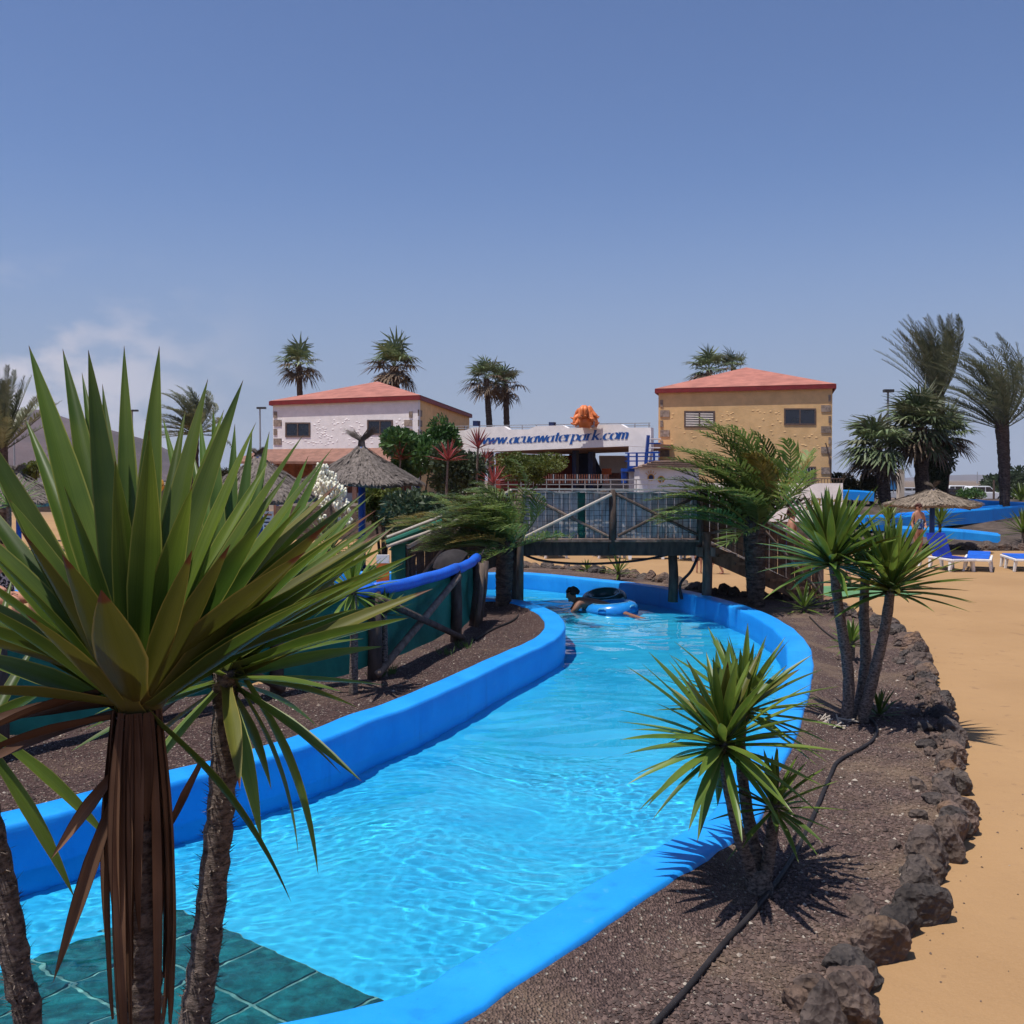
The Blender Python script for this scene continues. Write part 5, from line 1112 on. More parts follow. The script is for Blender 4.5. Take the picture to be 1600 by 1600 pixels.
# ------------------------------------------------------------------ shrubs
def shrub(label, px, py, d, rx, rz, n, ls_, m, seed, ry=None, foot_z=PLAZA, name='shrub', lumps=7, stem_m=None, cat='shrub', narrow=.45, flat=0.):
    c = P(px, py, d); t = thing(name, label, cat, (c.x, d, foot_z)); r = random.Random(seed); ry = ry or rx; mb = MB()
    L_ = [(V((r.uniform(-.62, .62) * rx, r.uniform(-.62, .62) * ry, r.uniform(-.55, .62) * rz)), r.uniform(.42, .68)) for _ in range(lumps)]
    for k in range(int(n * 2.2)):
        o_, s = r.choice(L_); u = V((r.gauss(0, 1), r.gauss(0, 1), r.gauss(0, 1) * (1 - flat))).normalized(); q = r.random() ** .35
        p = c + o_ + V((u.x * rx, u.y * ry, u.z * rz)) * s * q
        a = (u + V((r.uniform(-.8, .8), r.uniform(-.8, .8), r.uniform(-.3, .9)))).normalized(); w = a.orthogonal().normalized(); w = Matrix.Rotation(r.uniform(0, 3.1), 3, a) @ w; l = ls_ * r.uniform(.7, 1.4)
        b_ = p - a * l * .5; e = p + a * l * .5 - V((0, 0, l * .15)); w *= l * narrow * .5
        mb.add([b_, p + w, e, p - w], [(0, 1, 2, 3)], [(.5, .05), (1, .5), (.5, .9), (.01, .5)])
    mb.build('foliage', m, t, kind='stuff')
    mb = MB()
    for k in range(4):
        a = k * 1.7; mb.tube([(c.x + math.cos(a) * rx * .08, d + math.sin(a) * ry * .08, foot_z), (c.x + math.cos(a) * rx * .2, d + math.sin(a) * ry * .2, (foot_z + c.z) / 2), c + V((math.cos(a) * rx * .45, math.sin(a) * ry * .45, rz * .2))], [.05, .04, .02], 5)
    mb.build('stem', stem_m or PBARK, t)
    return t
SG = leaf_mat('shrub_leaf', (.035, .09, .022), (.09, .17, .045), None, None, .25, .35, 1, .1, streak=False)
SY = leaf_mat('shrub_leaf_yellow', (.07, .10, .018), (.15, .17, .035), None, None, .25, .45, 1, .1, streak=False)
SD = leaf_mat('shrub_leaf_dark', (.025, .045, .02), (.065, .09, .04), None, None, .2, .5, 1, .1, streak=False)
SO = leaf_mat('shrub_leaf_olive', (.05, .055, .025), (.11, .10, .05), None, None, .2, .6, 1, .1, streak=False)
shrub('large glossy green bush beside the white house, lower left part', 652, 712, 38, 1.25, 1.05, 3600, .20, SG, 1, lumps=10)
shrub('large glossy green bush rising in front of the ochre side wall', 690, 700, 38.6, .75, 1.35, 2600, .20, SG, 2, lumps=8)
shrub('dark leafy bush below the red spiky plants', 715, 742, 37, 1.25, 1.0, 2800, .17, SD, 3, lumps=9)
shrub('round topped clipped tree in front of the terrace bar', 828, 731, 39, 1.3, .55, 4200, .11, SY, 4, name='round_tree', cat='tree', lumps=12)
shrub('small yellow green bush below the round topped tree', 838, 745, 38.4, .42, .25, 600, .09, SY, 5)
shrub('yellow green bush behind the blue umbrella pole', 598, 792, 27.5, .62, .62, 2200, .12, SY, 6)
shrub('light green bush right of the blue umbrella pole', 642, 806, 28, .8, .7, 2000, .10, SY, 16)
shrub('yellow green bush near the mountain at the left', 48, 735, 40, .55, .42, 900, .12, SY, 7)
shrub('olive hedge beside the ochre house corner', 1335, 757, 50, 1.6, .55, 1700, .16, SO, 8, foot_z=.8, ry=1)
shrub('olive bush left of the first fan palm trunk', 1362, 757, 49.5, .5, .75, 700, .16, SO, 9, foot_z=.9)
shrub('dark climber bush on the thin fan palm trunk', 1462, 735, 50.3, .75, 1.25, 2200, .18, SD, 10, foot_z=1, lumps=12)
shrub('bright green leafy branch between the palm trunks', 1478, 700, 50.2, .75, .3, 500, .18, SG, 11, foot_z=1)
shrub('dark round tree at the right edge behind the date palm', 1600, 755, 120, 4.2, 2.4, 1800, .5, SD, 12, name='round_tree', cat='tree', lumps=10)
shrub('low green bush in front of the parked cars', 1517, 772, 70, 1.0, .45, 700, .18, SG, 13, foot_z=.1)
shrub('dark green undergrowth behind the left palm of the bridge', 690, 815, 24, 1.4, .8, 2200, .14, SD, 14)
shrub('olive bush behind the left date palm', 330, 748, 44, 1.1, .45, 800, .15, SO, 15)
REDL = leaf_mat('red_leaf', (.16, .022, .028), (.27, .055, .055), None, (.3, .09, .08), .3, .4, 1, .25)
def red_plant(label, px, py, d, L, foot_y, seed):
    c = P(px, py, d); t = thing('red_cordyline', label, 'plant', (c.x, d, PLAZA)); stem(t, [V((c.x + .1, d, PLAZA)), V((c.x - .05, d, c.z * .5)), c], .05, .035, seed, n=7)
    rosette(t, c, 22, L, .07, seed, e_hi=75, e_lo=5, joined=True, m=REDL, nseg=5, across=2, shrink=.1)
red_plant('red spiky cordyline in front of the dark bush', 700, 716, 35, .85, 0, 1); red_plant('purplish red cordyline in front of the first letters of the sign', 747, 697, 36, .80, 0, 2); red_plant('low bright red cordyline beside the round topped tree', 771, 752, 35, .75, 0, 3); red_plant('dull red cordyline against the white house lean-to', 626, 714, 37, .7, 0, 4); red_plant('dark red cordyline in shade below the sign', 757, 722, 38, .7, 0, 5)
# grass tufts on the island
GRS = leaf_mat('grass_blade', (.04, .09, .02), (.08, .14, .03), None, None, .3, .5, 1, .1, streak=False); mb = MB(); r = random.Random(8)
for px, py, n in ((605, 1052, 60), (722, 1012, 40), (695, 1022, 25), (590, 1058, 40)):
    for k in range(n):
        b_ = G(px + r.uniform(-14, 14), py + r.uniform(-3, 3)); blade(mb, b_, b_ + V((r.uniform(-.08, .08), r.uniform(-.08, .08), r.uniform(.05, .13))), V((0, -1, 0)), .008, 0, n=2, across=2)
o = mb.build('grass', GRS); o['kind'] = 'stuff'; o['label'] = 'sparse green grass tufts at the fence foot'
# ------------------------------------------------------------------ hoses
HOSE = mat('hose_rubber', (.022, .018, .018), .6, .3, 6, .2, 30)
def hose(label, pts, rad, z=.0):
    p = [q + V((0, 0, rad + z)) for q in spline([G(*k) for k in pts], 8)]; mb = MB(); mb.tube(p, rad, 8); tag(mb.build('hose', HOSE, smooth=True), label, 'hose')
hose('black irrigation hose lying along the gravel bed beside the yucca', [(1020, 1608), (1075, 1548), (1130, 1480), (1180, 1425), (1235, 1350), (1270, 1280), (1297, 1215), (1310, 1192), (1345, 1172), (1364, 1158), (1370, 1140), (1360, 1125)], .015)
hose('thin black pipe across the island gravel under the palm', [(742, 1002), (770, 985), (800, 972), (812, 960), (806, 952), (790, 950)], .018)
hose('thin dark pipe on gravel near the small pale yucca', [(1265, 965), (1285, 985), (1305, 1000), (1322, 1012)], .012)
# ------------------------------------------------------------------ sun loungers
PLAS = mat('white_plastic', (.78, .76, .74), .45, .05, 5); SLING = mat('blue_sling', (.010, .10, .50), .6, .12, 6, .2, 40); SLINGD = mat('dark_blue_sling', (.008, .025, .24), .5, .3, 3, .3, 12)
def lounger(label, loc, rz, back=.0, m=None, z=PLAZA):
    t = thing('sun_lounger', label, 'sun lounger', (loc[0], loc[1], z), 'sun loungers on the plaza'); c, s = math.cos(rz), math.sin(rz); m = m or SLING
    def w(x, y, zz): return V((loc[0] + c * x - s * y, loc[1] + s * x + c * y, z + zz))
    def hx(name, x0, x1, y0, y1, z0, z1, mm, dz=0):
        mb = MB(); mb.hexa([w(x0, y0, z0), w(x1, y0, z0 + dz), w(x1, y1, z0 + dz), w(x0, y1, z0), w(x0, y0, z1), w(x1, y0, z1 + dz), w(x1, y1, z1 + dz), w(x0, y1, z1)]); return mb.build(name, mm, t, bevel=.012)
    hx('seat', -.75, .25, -.27, .27, .33, .36, m)
    cb, sb = math.cos(back), math.sin(back); mb = MB(); l = .72
    a0, a1 = w(.27, -.28, .34), w(.27, .28, .34); e = V((c * cb, s * cb, sb)) * l; nn = V((-c * sb, -s * sb, cb)) * .03
    mb.hexa([a0, a0 + e, a1 + e, a1, a0 + nn, a0 + e + nn, a1 + e + nn, a1 + nn]); mb.build('backrest', m, t, bevel=.012)
    for sg in (-1, 1):
        hx('side_rail', -.85, .95, sg * .31 - .03, sg * .31 + .03, .28, .34, PLAS)
        for x in (-.72, .30, .86):
            mb = MB(); mb.hexa([w(x - .05, sg * .33 - .03, 0), w(x + .03, sg * .33 - .03, 0), w(x + .03, sg * .33 + .03, 0), w(x - .05, sg * .33 + .03, 0), w(x - .08, sg * .29 - .035, .28), w(x + .08, sg * .29 - .035, .28), w(x + .08, sg * .29 + .035, .28), w(x - .08, sg * .29 + .035, .28)]); mb.build('leg', PLAS, t, bevel=.01)
    hx('foot_bar', -.88, -.82, -.31, .31, .28, .345, PLAS)
    return t
g1 = G(1503, 894, PLAZA); lounger('dark blue lounger with raised back beneath the straw umbrella', (g1.x - .05, g1.y + .8), math.radians(96), 1.0, SLINGD)
g1 = G(1532, 894, PLAZA); lounger('bright blue lounger lying flat right of the raised one', (g1.x + .28, g1.y + .75), math.radians(64), .10)
g1 = G(1606, 894, PLAZA); lounger('blue lounger cut off by the right edge', (g1.x + .2, g1.y + .75), math.radians(76), .0)
for k, (px, py, rz, lb) in enumerate(((1020, 875, 8, 'blue topped lounger on sand seen under the middle of the bridge'), (862, 872, 100, 'left lounger seen under the bridge on far sand'), (948, 872, 95, 'lounger under the bridge next to the middle post'), (1085, 876, 60, 'lounger on sand behind the right bridge pile'))):
    g1 = G(px, py, PLAZA); lounger(lb, (g1.x, g1.y + .5), math.radians(rz), .1 + .25 * (k % 2))
g1 = P(62, 930, 11.5); lounger('white and blue lounger behind yucca leaves at the left', (g1.x, 11.5), math.radians(200), .3, m=PLAS, z=PLAZA)
# ------------------------------------------------------------------ people
SKIN = mat('skin', (.42, .20, .13), .6, .1, 9); SKIND = mat('tanned_skin', (.21, .10, .065), .55, .1, 9); HAIR = mat('dark_hair', (.012, .009, .008), .7, .3, 30, .6, 60); HAIRR = mat('reddish_hair', (.06, .018, .014), .7, .3, 30)
def skin_mesh(name, verts, edges, radii, m, parent=None, sub=2, root=0):
    me = bpy.data.meshes.new(name); me.from_pydata([tuple(v) for v in verts], edges, []); o = bpy.data.objects.new(name, me); COL.objects.link(o)
    md = o.modifiers.new('Skin', 'SKIN'); md.use_smooth_shade = True
    for i, r_ in enumerate(radii): me.skin_vertices[0].data[i].radius = (r_, r_) if not isinstance(r_, tuple) else r_; me.skin_vertices[0].data[i].use_root = (i == root)
    s = o.modifiers.new('Sub', 'SUBSURF'); s.levels = s.render_levels = sub; me.materials.append(m)
    if parent: attach(o, parent)
    return o
J = ('pelvis', 'waist', 'chest', 'neck', 'head', 'crown', 'sl', 'el', 'hl', 'sr', 'er', 'hr', 'pl', 'kl', 'al', 'tl', 'pr', 'kr', 'ar', 'tr')
E = [(0, 1), (1, 2), (2, 3), (3, 4), (4, 5), (2, 6), (6, 7), (7, 8), (2, 9), (9, 10), (10, 11), (0, 12), (12, 13), (13, 14), (14, 15), (0, 16), (16, 17), (17, 18), (18, 19)]
STAND = dict(pelvis=(0, 0, .92), waist=(0, 0, 1.08), chest=(0, 0, 1.32), neck=(0, 0, 1.48), head=(0, -.02, 1.57), crown=(0, -.01, 1.67), sl=(.17, 0, 1.38), el=(.22, .03, 1.10), hl=(.22, -.06, .84), sr=(-.17, 0, 1.38), er=(-.22, .03, 1.10), hr=(-.22, -.06, .84), pl=(.09, 0, .86), kl=(.10, -.02, .48), al=(.10, .02, .08), tl=(.10, -.14, .03), pr=(-.09, 0, .86), kr=(-.10, -.02, .48), ar=(-.10, .02, .08), tr=(-.10, -.14, .03))
RAD = dict(pelvis=(.15, .12), waist=(.125, .10), chest=(.145, .11), neck=.055, head=.092, crown=.07, sl=.06, el=.042, hl=.035, sr=.06, er=.042, hr=.035, pl=.09, kl=.058, al=.042, tl=.03, pr=.09, kr=.058, ar=.042, tr=.03)
def person(label, loc, rz, pose=None, m=SKIN, scale=1., suit=None, hair=HAIR, hair_len=.0, fat=1., skirt=None, leg_suit=None):
    t = thing('person', label, 'person', loc); ps = dict(STAND); ps.update(pose or {}); c, s = math.cos(rz), math.sin(rz)
    W = lambda p: V((loc[0] + scale * (c * p[0] - s * p[1]), loc[1] + scale * (s * p[0] + c * p[1]), loc[2] + scale * p[2]))
    rs = [tuple(x * scale * (fat if j in ('pelvis', 'waist', 'chest', 'pl', 'pr') else 1) for x in (RAD[j] if isinstance(RAD[j], tuple) else (RAD[j],) * 2)) for j in J]
    skin_mesh('body', [W(ps[j]) for j in J], E, rs, m, t)
    if suit:
        mid = V(ps['pelvis']); skin_mesh('swimsuit', [W(mid + (mid - V(ps['waist'])) * .3), W(mid), W(ps['waist']), W(V(ps['chest']) - (V(ps['chest']) - V(ps['waist'])) * .15)], [(0, 1), (1, 2), (2, 3)], [tuple(x * scale * fat * 1.09 for x in q) for q in ((.12, .1), (.15, .12), (.125, .10), (.145, .11))], suit, t)
    if leg_suit:
        for a, b in (('pl', 'kl'), ('pr', 'kr')):
            p, q = V(ps[a]), V(ps[b]); skin_mesh('shorts', [W(p), W(p.lerp(q, .7))], [(0, 1)], [.105 * scale, .09 * scale], leg_suit, t)
    hd, cr = V(ps['head']), V(ps['crown']); nk = V(ps['neck']); mb = MB(); up = (cr - nk).normalized(); bk = V((0, 1, 0))
    rr = .105 * scale; r_ = random.Random(3)
    for k in range(50):
        u = V((r_.gauss(0, 1), r_.gauss(0, 1) , r_.gauss(0, 1))).normalized()
        if u.dot(up) < -.1 and u.dot(bk) < .2: continue
        mb.sphere(W(hd + up * .035 + V(u) * .085 + bk * .015), rr * r_.uniform(.28, .42), 6, 4)
    if hair_len:
        for k in range(14): mb.sphere(W(hd + bk * .07 - V((r_.uniform(-.07, .07), 0, hair_len * k / 14))), rr * .4, 6, 4)
    if hair: mb.build('hair', hair, t, smooth=True, kind='stuff')
    # face: nose, ears
    f = (V((0, -1, 0)) if 'face' not in ps else V(ps['face'])); mb = MB(); e = f.cross(up)
    mb.sphere(W(hd + f * .10), .016 * scale, 6, 4, (1, 1.2, 1.4)); mb.sphere(W(hd + e * .092), .02 * scale, 6, 4); mb.sphere(W(hd - e * .092), .02 * scale, 6, 4); mb.build('nose_and_ears', m, t, smooth=True)
    mb = MB(); mb.sphere(W(hd + f * .088 + e * .035 + up * .02), .011 * scale, 6, 4); mb.build('eye', HAIR, t); mb = MB(); mb.sphere(W(hd + f * .088 - e * .035 + up * .02), .011 * scale, 6, 4); mb.build('eye', HAIR, t)
    for a, b in (('el', 'hl'), ('er', 'hr')):   # hands with fingers
        p, q = V(ps[a]), V(ps[b]); d = (q - p).normalized(); x = d.orthogonal().normalized(); vs = [W(q), W(q + d * .06)]; ed = [(0, 1)]; ra = [.03 * scale, .028 * scale]
        for k in range(4):
            k0 = len(vs); b0 = q + d * .08 + x * (.027 - .018 * k); vs += [W(b0), W(b0 + d * (.055 + .012 * (1 if k in (1, 2) else 0)))]; ed += [(1, k0), (k0, k0 + 1)]; ra += [.010 * scale, .008 * scale]
        k0 = len(vs); vs += [W(q + d * .03 + x * .04), W(q + d * .065 + x * .055)]; ed += [(0, k0), (k0, k0 + 1)]; ra += [.011 * scale, .009 * scale]
        skin_mesh('hand', vs, ed, ra, m, t, sub=1)
    return t
# swimmer lying through his ring, heading left
wz = WATER; sdp = 19.75
def sw(px, py, dy=0): return P(px, py, sdp + dy)
t = thing('person', 'dark haired swimmer leaning over a blue swim ring in the river', 'person', sw(930, 950))
jt = dict(pelvis=sw(946, 947), waist=sw(930, 945), chest=sw(913, 942), neck=sw(899, 937), head=sw(891, 931), crown=sw(889, 923), sl=sw(906, 942, -.18), el=sw(898, 953, -.27), hl=sw(890, 962, -.2), sr=sw(904, 940, .18), er=sw(896, 950, .28), hr=sw(888, 959, .22), pl=sw(952, 951, -.1), kl=G(980, 961, -.225), al=G(1001, 967, -.23), tl=G(1010, 968, -.24), pr=sw(954, 950, .1), kr=G(984, 953, -.23), ar=G(1004, 957, -.235), tr=G(1013, 957, -.24))
RS = dict(RAD); RS.update(chest=(.18, .16), waist=(.14, .13), neck=.075, head=.105, crown=.08, sl=.085, sr=.085, el=.055, er=.055)
skin_mesh('body', [jt[j] for j in J], E, [RS[j] if isinstance(RS[j], tuple) else (RS[j],) * 2 for j in J], SKIND, t).cycles.is_caustics_receiver = True
mb = MB(); r = random.Random(4); hc = sw(893, 928)
for k in range(70):
    u = V((r.gauss(0, 1), r.gauss(0, 1), abs(r.gauss(0, 1)) * 1.1)).normalized(); mb.sphere(hc + u * V((1, 1, 1)).length * .056 + V((.025, 0, .015)), r.uniform(.03, .052), 6, 4)
mb.build('hair', HAIR, t, smooth=True, kind='stuff')
mb = MB(); mb.sphere(sw(886.0, 933), .018, 6, 4, (1.5, 1, 1)); mb.sphere(sw(892, 934, -.085), .022, 6, 4); mb.sphere(sw(890, 938), .03, 6, 4); mb.build('face_features', SKIND, t, smooth=True)
for nm, b in (('hl', 'el'), ('hr', 'er')):
    q = jt[nm]; d = (q - jt[b]).normalized(); x = V((0, 1, 0)); vs = [q, q + d * .06]; ed = [(0, 1)]; ra = [.03, .028]
    for k in range(4): k0 = len(vs); b0 = q + d * .08 + x * (.027 - .018 * k); vs += [b0, b0 + d * .06]; ed += [(1, k0), (k0, k0 + 1)]; ra += [.010, .008]
    k0 = len(vs); vs += [q + d * .03 + x * .04, q + d * .065 + x * .055]; ed += [(0, k0), (k0, k0 + 1)]; ra += [.011, .009]
    skin_mesh('hand', vs, ed, ra, SKIND, t, sub=1)
skin_mesh('swim_shorts', [sw(947, 951), sw(954, 953), sw(968, 957)], [(0, 1), (1, 2)], [(.14, .12), (.165, .13), (.15, .11)], NAVY, t)
def ring(label, c, R, r_, rot, m, strip=None):
    t = thing('swim_ring', label, 'swim ring', c); mb = MB(); q = Matrix.Rotation(rot[0], 3, 'X') @ Matrix.Rotation(rot[1], 3, 'Y'); nu, nv = 40, 14; vs = []; fs = []
    for i in range(nu):
        a = 2 * math.pi * i / nu
        for k in range(nv): b = 2 * math.pi * k / nv; vs.append(c + q @ V(((R + r_ * math.cos(b)) * math.cos(a), (R + r_ * math.cos(b)) * math.sin(a), r_ * math.sin(b) * (1 + .02 * math.sin(a * 10)))))
    for i in range(nu):
        for k in range(nv): fs.append((i * nv + k, ((i + 1) % nu) * nv + k, ((i + 1) % nu) * nv + (k + 1) % nv, i * nv + (k + 1) % nv))
    mb.add(vs, fs); mb.build('tube', m, t, smooth=True)
    mb = MB(); pts = [c + q @ V(((R) * math.cos(a * .1571), (R) * math.sin(a * .1571), r_ * 1.02)) for a in range(40)]; mb.tube(pts + [pts[0]], .008, 5); mb.build('seam', strip or m, t)
    for a0 in (-2.2, -.9):
        mb = MB(); mb.tube([c + q @ V(((R + r_ * 1.03 * math.cos(.4)) * math.cos(a0 + k * .06), (R + r_ * 1.03 * math.cos(.4)) * math.sin(a0 + k * .06), r_ * 1.08 * math.sin(.4) + (.03 if 0 < k < 5 else 0))) for k in range(6)], .012, 5); mb.build('handle', strip or m, t)
RINGB = mat('ring_vinyl_blue', (.015, .22, .62), .25, .1, 4, spec=.5); RINGD = mat('ring_vinyl_dark', (.012, .07, .085), .25, .2, 4, spec=.5); RINGS = mat('ring_seam', (.15, .45, .62), .3, .1, 5)
c = P(956, 958, 19.6); ring('blue swim ring floating under the swimmer in the river', V((c.x, 19.6, WATER + .02)), .36, .15, (0, math.radians(-5)), RINGB, RINGS)
c = P(944, 944, 20.45); ring('dark green swim ring tilted behind the blue ring', V((c.x, 20.45, WATER + .12)), .32, .14, (math.radians(12), math.radians(-6)), RINGD, RINGS)
PRINT = mat('blue_floral', (.012, .05, .22), .7, .0, 1); 
def tune_print():
    m = PRINT; ns, ls = m.node_tree.nodes, m.node_tree.links; ls.new(mixc(ns, ls, rng(ns, ls, noise_tex(ns, ls, 14, 2), .5, .58), (.012, .04, .20), (.25, .42, .55)), ns['Principled BSDF'].inputs['Base Color'])
tune_print()
LEO = mat('leopard_print', (.5, .45, .4), .7, .0, 1)
def tune_leo():
    ns, ls = LEO.node_tree.nodes, LEO.node_tree.links; ls.new(mixc(ns, ls, rng(ns, ls, noise_tex(ns, ls, 34, 2), .46, .52), (.012, .01, .01), (.55, .5, .46)), ns['Principled BSDF'].inputs['Base Color'])
tune_leo()
g1 = G(1434, 871, PLAZA)
person('woman in a blue floral swimsuit standing by the umbrella pole', (g1.x, g1.y, PLAZA), math.radians(20), m=SKIN, suit=PRINT, hair=HAIRR, fat=1.25, scale=.98, pose=dict(el=(.27, .02, 1.14), hl=(.16, -.14, 1.02)))
g1 = G(1318, 916, PLAZA); person('person walking behind the left yucca crown, only legs showing', (g1.x, g1.y, PLAZA), math.radians(200), suit=NAVY, scale=.94, leg_suit=NAVY, pose=dict(kl=(.10, -.12, .50), al=(.10, -.06, .08), tl=(.10, -.2, .03), ar=(-.10, .12, .09), tr=(-.10, .0, .03)))
person('person with reddish shoulders on the bridge stairs behind the netting', (P(1237, 800, 20.4).x, 20.4, .10), math.radians(80), suit=SLINGD, hair=HAIRR, scale=.97, fat=1.1)
g1 = G(1092, 896, PLAZA); person('small child in a pink top beside the bridge pile', (g1.x, g1.y, PLAZA), math.radians(160), suit=mat('pink_cloth', (.5, .06, .14), .7, .1, 6), scale=.52)
g1 = G(1128, 897, PLAZA); person('crouching child in teal on the sand behind the bridge', (g1.x, g1.y, PLAZA), math.radians(-100), suit=mat('teal_cloth', (.02, .20, .24), .7, .1, 6), scale=.62, leg_suit=mat('teal_cloth', (.02, .20, .24)), pose=dict(pelvis=(0, .12, .52), waist=(0, .06, .66), chest=(0, -.14, .80), neck=(0, -.26, .88), head=(0, -.33, .93), crown=(0, -.38, 1.02), sl=(.16, -.16, .82), el=(.2, -.3, .6), hl=(.18, -.38, .38), sr=(-.16, -.16, .82), er=(-.2, -.3, .6), hr=(-.18, -.38, .38), pl=(.09, .12, .48), kl=(.11, -.12, .40), al=(.10, .06, .08), tl=(.1, -.1, .03), pr=(-.09, .12, .48), kr=(-.11, -.12, .40), ar=(-.10, .06, .08), tr=(-.1, -.1, .03)))
SIT = dict(pelvis=(0, .0, .46), waist=(0, .03, .62), chest=(0, .02, .88), neck=(0, 0, 1.03), head=(0, -.02, 1.12), crown=(0, -.01, 1.22), sl=(.17, 0, .93), el=(.22, -.05, .66), hl=(.12, -.28, .55), sr=(-.17, 0, .93), er=(-.22, -.05, .66), hr=(-.12, -.28, .55), pl=(.09, -.03, .44), kl=(.11, -.45, .46), al=(.11, -.42, .08), tl=(.11, -.56, .03), pr=(-.09, -.03, .44), kr=(-.11, -.45, .46), ar=(-.11, -.42, .08), tr=(-.11, -.56, .03))
person('woman in a black and white patterned swimsuit sitting at the left edge', (P(2, 900, 12.4).x, 12.4, .42), math.radians(60), pose=SIT, suit=LEO, hair=HAIR, hair_len=.28, fat=1.15)
# block seat she sits on
mb = MB(); q = P(2, 900, 12.4); mb.box(q.x - .35, q.x + .35, 12.1, 12.75, PLAZA, .66); tag(mb.build('stone_seat', STONE, bevel=.04), 'dark stone block seat at the left edge', 'seat')
# ------------------------------------------------------------------ stroller behind the padded rail
BLK = mat('black_fabric', (.022, .018, .020), .8, .3, 9); s0 = P(706, 880, 17.2); t = thing('stroller', 'black hooded stroller parked behind the blue padded rail', 'stroller', (s0.x, 17.2, PLAZA))
mb = MB(); vs = []; fs = []; nu, nv = 9, 8
for i in range(nu + 1):
    a = math.radians(8 + 118 * i / nu)
    for k in range(nv + 1): f = k / nv; y = (f - .5) * .62; rr = .36 * max(.02, 1 - (2 * f - 1) ** 2 * .98) ** .5; vs.append((s0.x + .05 - rr * math.cos(a) * 1.05, 17.2 + y, .78 + rr * math.sin(a)))
for i in range(nu):
    for k in range(nv): q = i * (nv + 1) + k; fs.append((q, q + 1, q + nv + 2, q + nv + 1))
mb.add(vs, fs); mb.build('hood', BLK, t, smooth=True)
mb = MB(); mb.hexa([(s0.x - .25, 16.97, .35), (s0.x + .3, 16.97, .45), (s0.x + .3, 17.43, .45), (s0.x - .25, 17.43, .35), (s0.x - .3, 16.95, .62), (s0.x + .36, 16.95, .85), (s0.x + .36, 17.45, .85), (s0.x - .3, 17.45, .62)]); mb.build('seat', BLK, t, bevel=.03)
mb = MB(); mb.tube(spline([(s0.x + .2, 16.95, .5), (s0.x + .5, 16.95, 1.05), (s0.x + .5, 17.45, 1.05), (s0.x + .2, 17.45, .5)], 4), .015, 6); mb.build('handle', BLK, t)
for sx in (-.28, .28):
    for sy in (-.25, .25):
        mb = MB(); pts = [(s0.x + sx + .13 * math.cos(a * .524), 17.2 + sy, PLAZA + .145 + .13 * math.sin(a * .524)) for a in range(13)]; mb.tube(pts, .016, 6, cap=False); mb.build('wheel', BLK, t)
        mb = MB(); mb.bar((s0.x + sx, 17.2 + sy, PLAZA + .145), (s0.x + sx * .4, 17.2 + sy * .9, .42), .025); mb.build('frame_leg', ALU, t)
# orange board and info sign
t = thing('orange_board', 'orange and white board beside the blue umbrella pole', 'sign board', (P(597, 900, 20.5).x, 20.5, PLAZA)); ORB = mat('orange_board_paint', (.62, .14, .03), .6, .1, 6)
for y0, y1, m in ((867, 880, WHITE), (880.4, 905, ORB), (905.4, 915, ORB)):
    mb = MB(); a, b = P(588, y0, 20.5), P(608, y1, 20.5); mb.box(a.x, b.x, 20.5, 20.56, b.z, a.z); mb.build('panel', m, t)
mb = MB(); mb.box(P(597, 0, 20.5).x - .03, P(597, 0, 20.5).x + .03, 20.57, 20.63, PLAZA, .7); mb.build('post', WOODD, t)
t = thing('notice_sign', 'white notice sign fixed on the blue umbrella pole at left', 'sign', P(418, 830, 21.8)); mb = MB(); a, b = P(410.5, 799, 21.8), P(427, 832, 21.8); mb.box(a.x, b.x, 21.8, 21.83, b.z, a.z); mb.build('panel', WHITE, t)
for k in range(4):
    mb = MB(); z = a.z - .09 - k * .08; mb.box(a.x + .03, b.x - .03 - .04 * (k % 2), 21.793, 21.80, z, z + .03); mb.build('printed_line', NAVY if k else ORB, t)
mb = MB(); mb.box(a.x + .09, a.x + .13, 21.84, 21.88, PLAZA, b.z + .2); mb.build('post', POLE, t)
# ------------------------------------------------------------------ green mat on the sand
mb = MB(); q = [G(1265, 932, PLAZA), G(1350, 934, PLAZA), G(1440, 929, PLAZA), G(1375, 916, PLAZA), G(1270, 917, PLAZA)]; mb.poly([p + V((0, 0, .004)) for p in q], (0, 0, .014)); tag(mb.build('ground_mat', mat('green_mat', (.10, .22, .10), .9, .15, 3, .4, 60)), 'faded green mat on sand at the foot of the bridge stairs', 'mat')
# ------------------------------------------------------------------ blue slide channels on the right
def flume(label, pts, h, th=.16, gap=1.0, lip=True):
    """open channel: two walls and a floor along a path of (px, top y, distance)"""
    t = thing('slide_channel', label, 'water slide', V((P(*pts[0]).x, pts[0][2], 0))); path = spline([P(*q) for q in pts], 6); nn = normals([V((p.x, p.y, 0)) for p in path])
    nn = [n if n.y > 0 else -n for n in nn]
    for k, o_ in enumerate((0, gap)):
        mb = MB(); vs = []; fs = []
        for p, n in zip(path, nn):
            for a, z in ((0, -h), (0, -.07), (.03, 0), (th - .03, 0), (th, -.07), (th, -h)): vs.append(p + n * (o_ + a) + V((0, 0, z)))
        for i in range(len(path) - 1):
            for j in range(5): fs.append((i * 6 + j, i * 6 + j + 1, (i + 1) * 6 + j + 1, (i + 1) * 6 + j))
        fs += [(0, 1, 2, 3, 4, 5), tuple(len(vs) - 6 + j for j in range(5, -1, -1))]
        mb.add(vs, fs); mb.build('wall', BLUE, t)
    mb = MB(); vs = []; fs = []
    for p, n in zip(path, nn): vs += [p + n * th + V((0, 0, -h * .6)), p + n * gap + V((0, 0, -h * .6))]
    for i in range(len(path) - 1): fs.append((2 * i, 2 * i + 1, 2 * i + 3, 2 * i + 2))
    mb.add(vs, fs); mb.build('floor', BLUE, t)
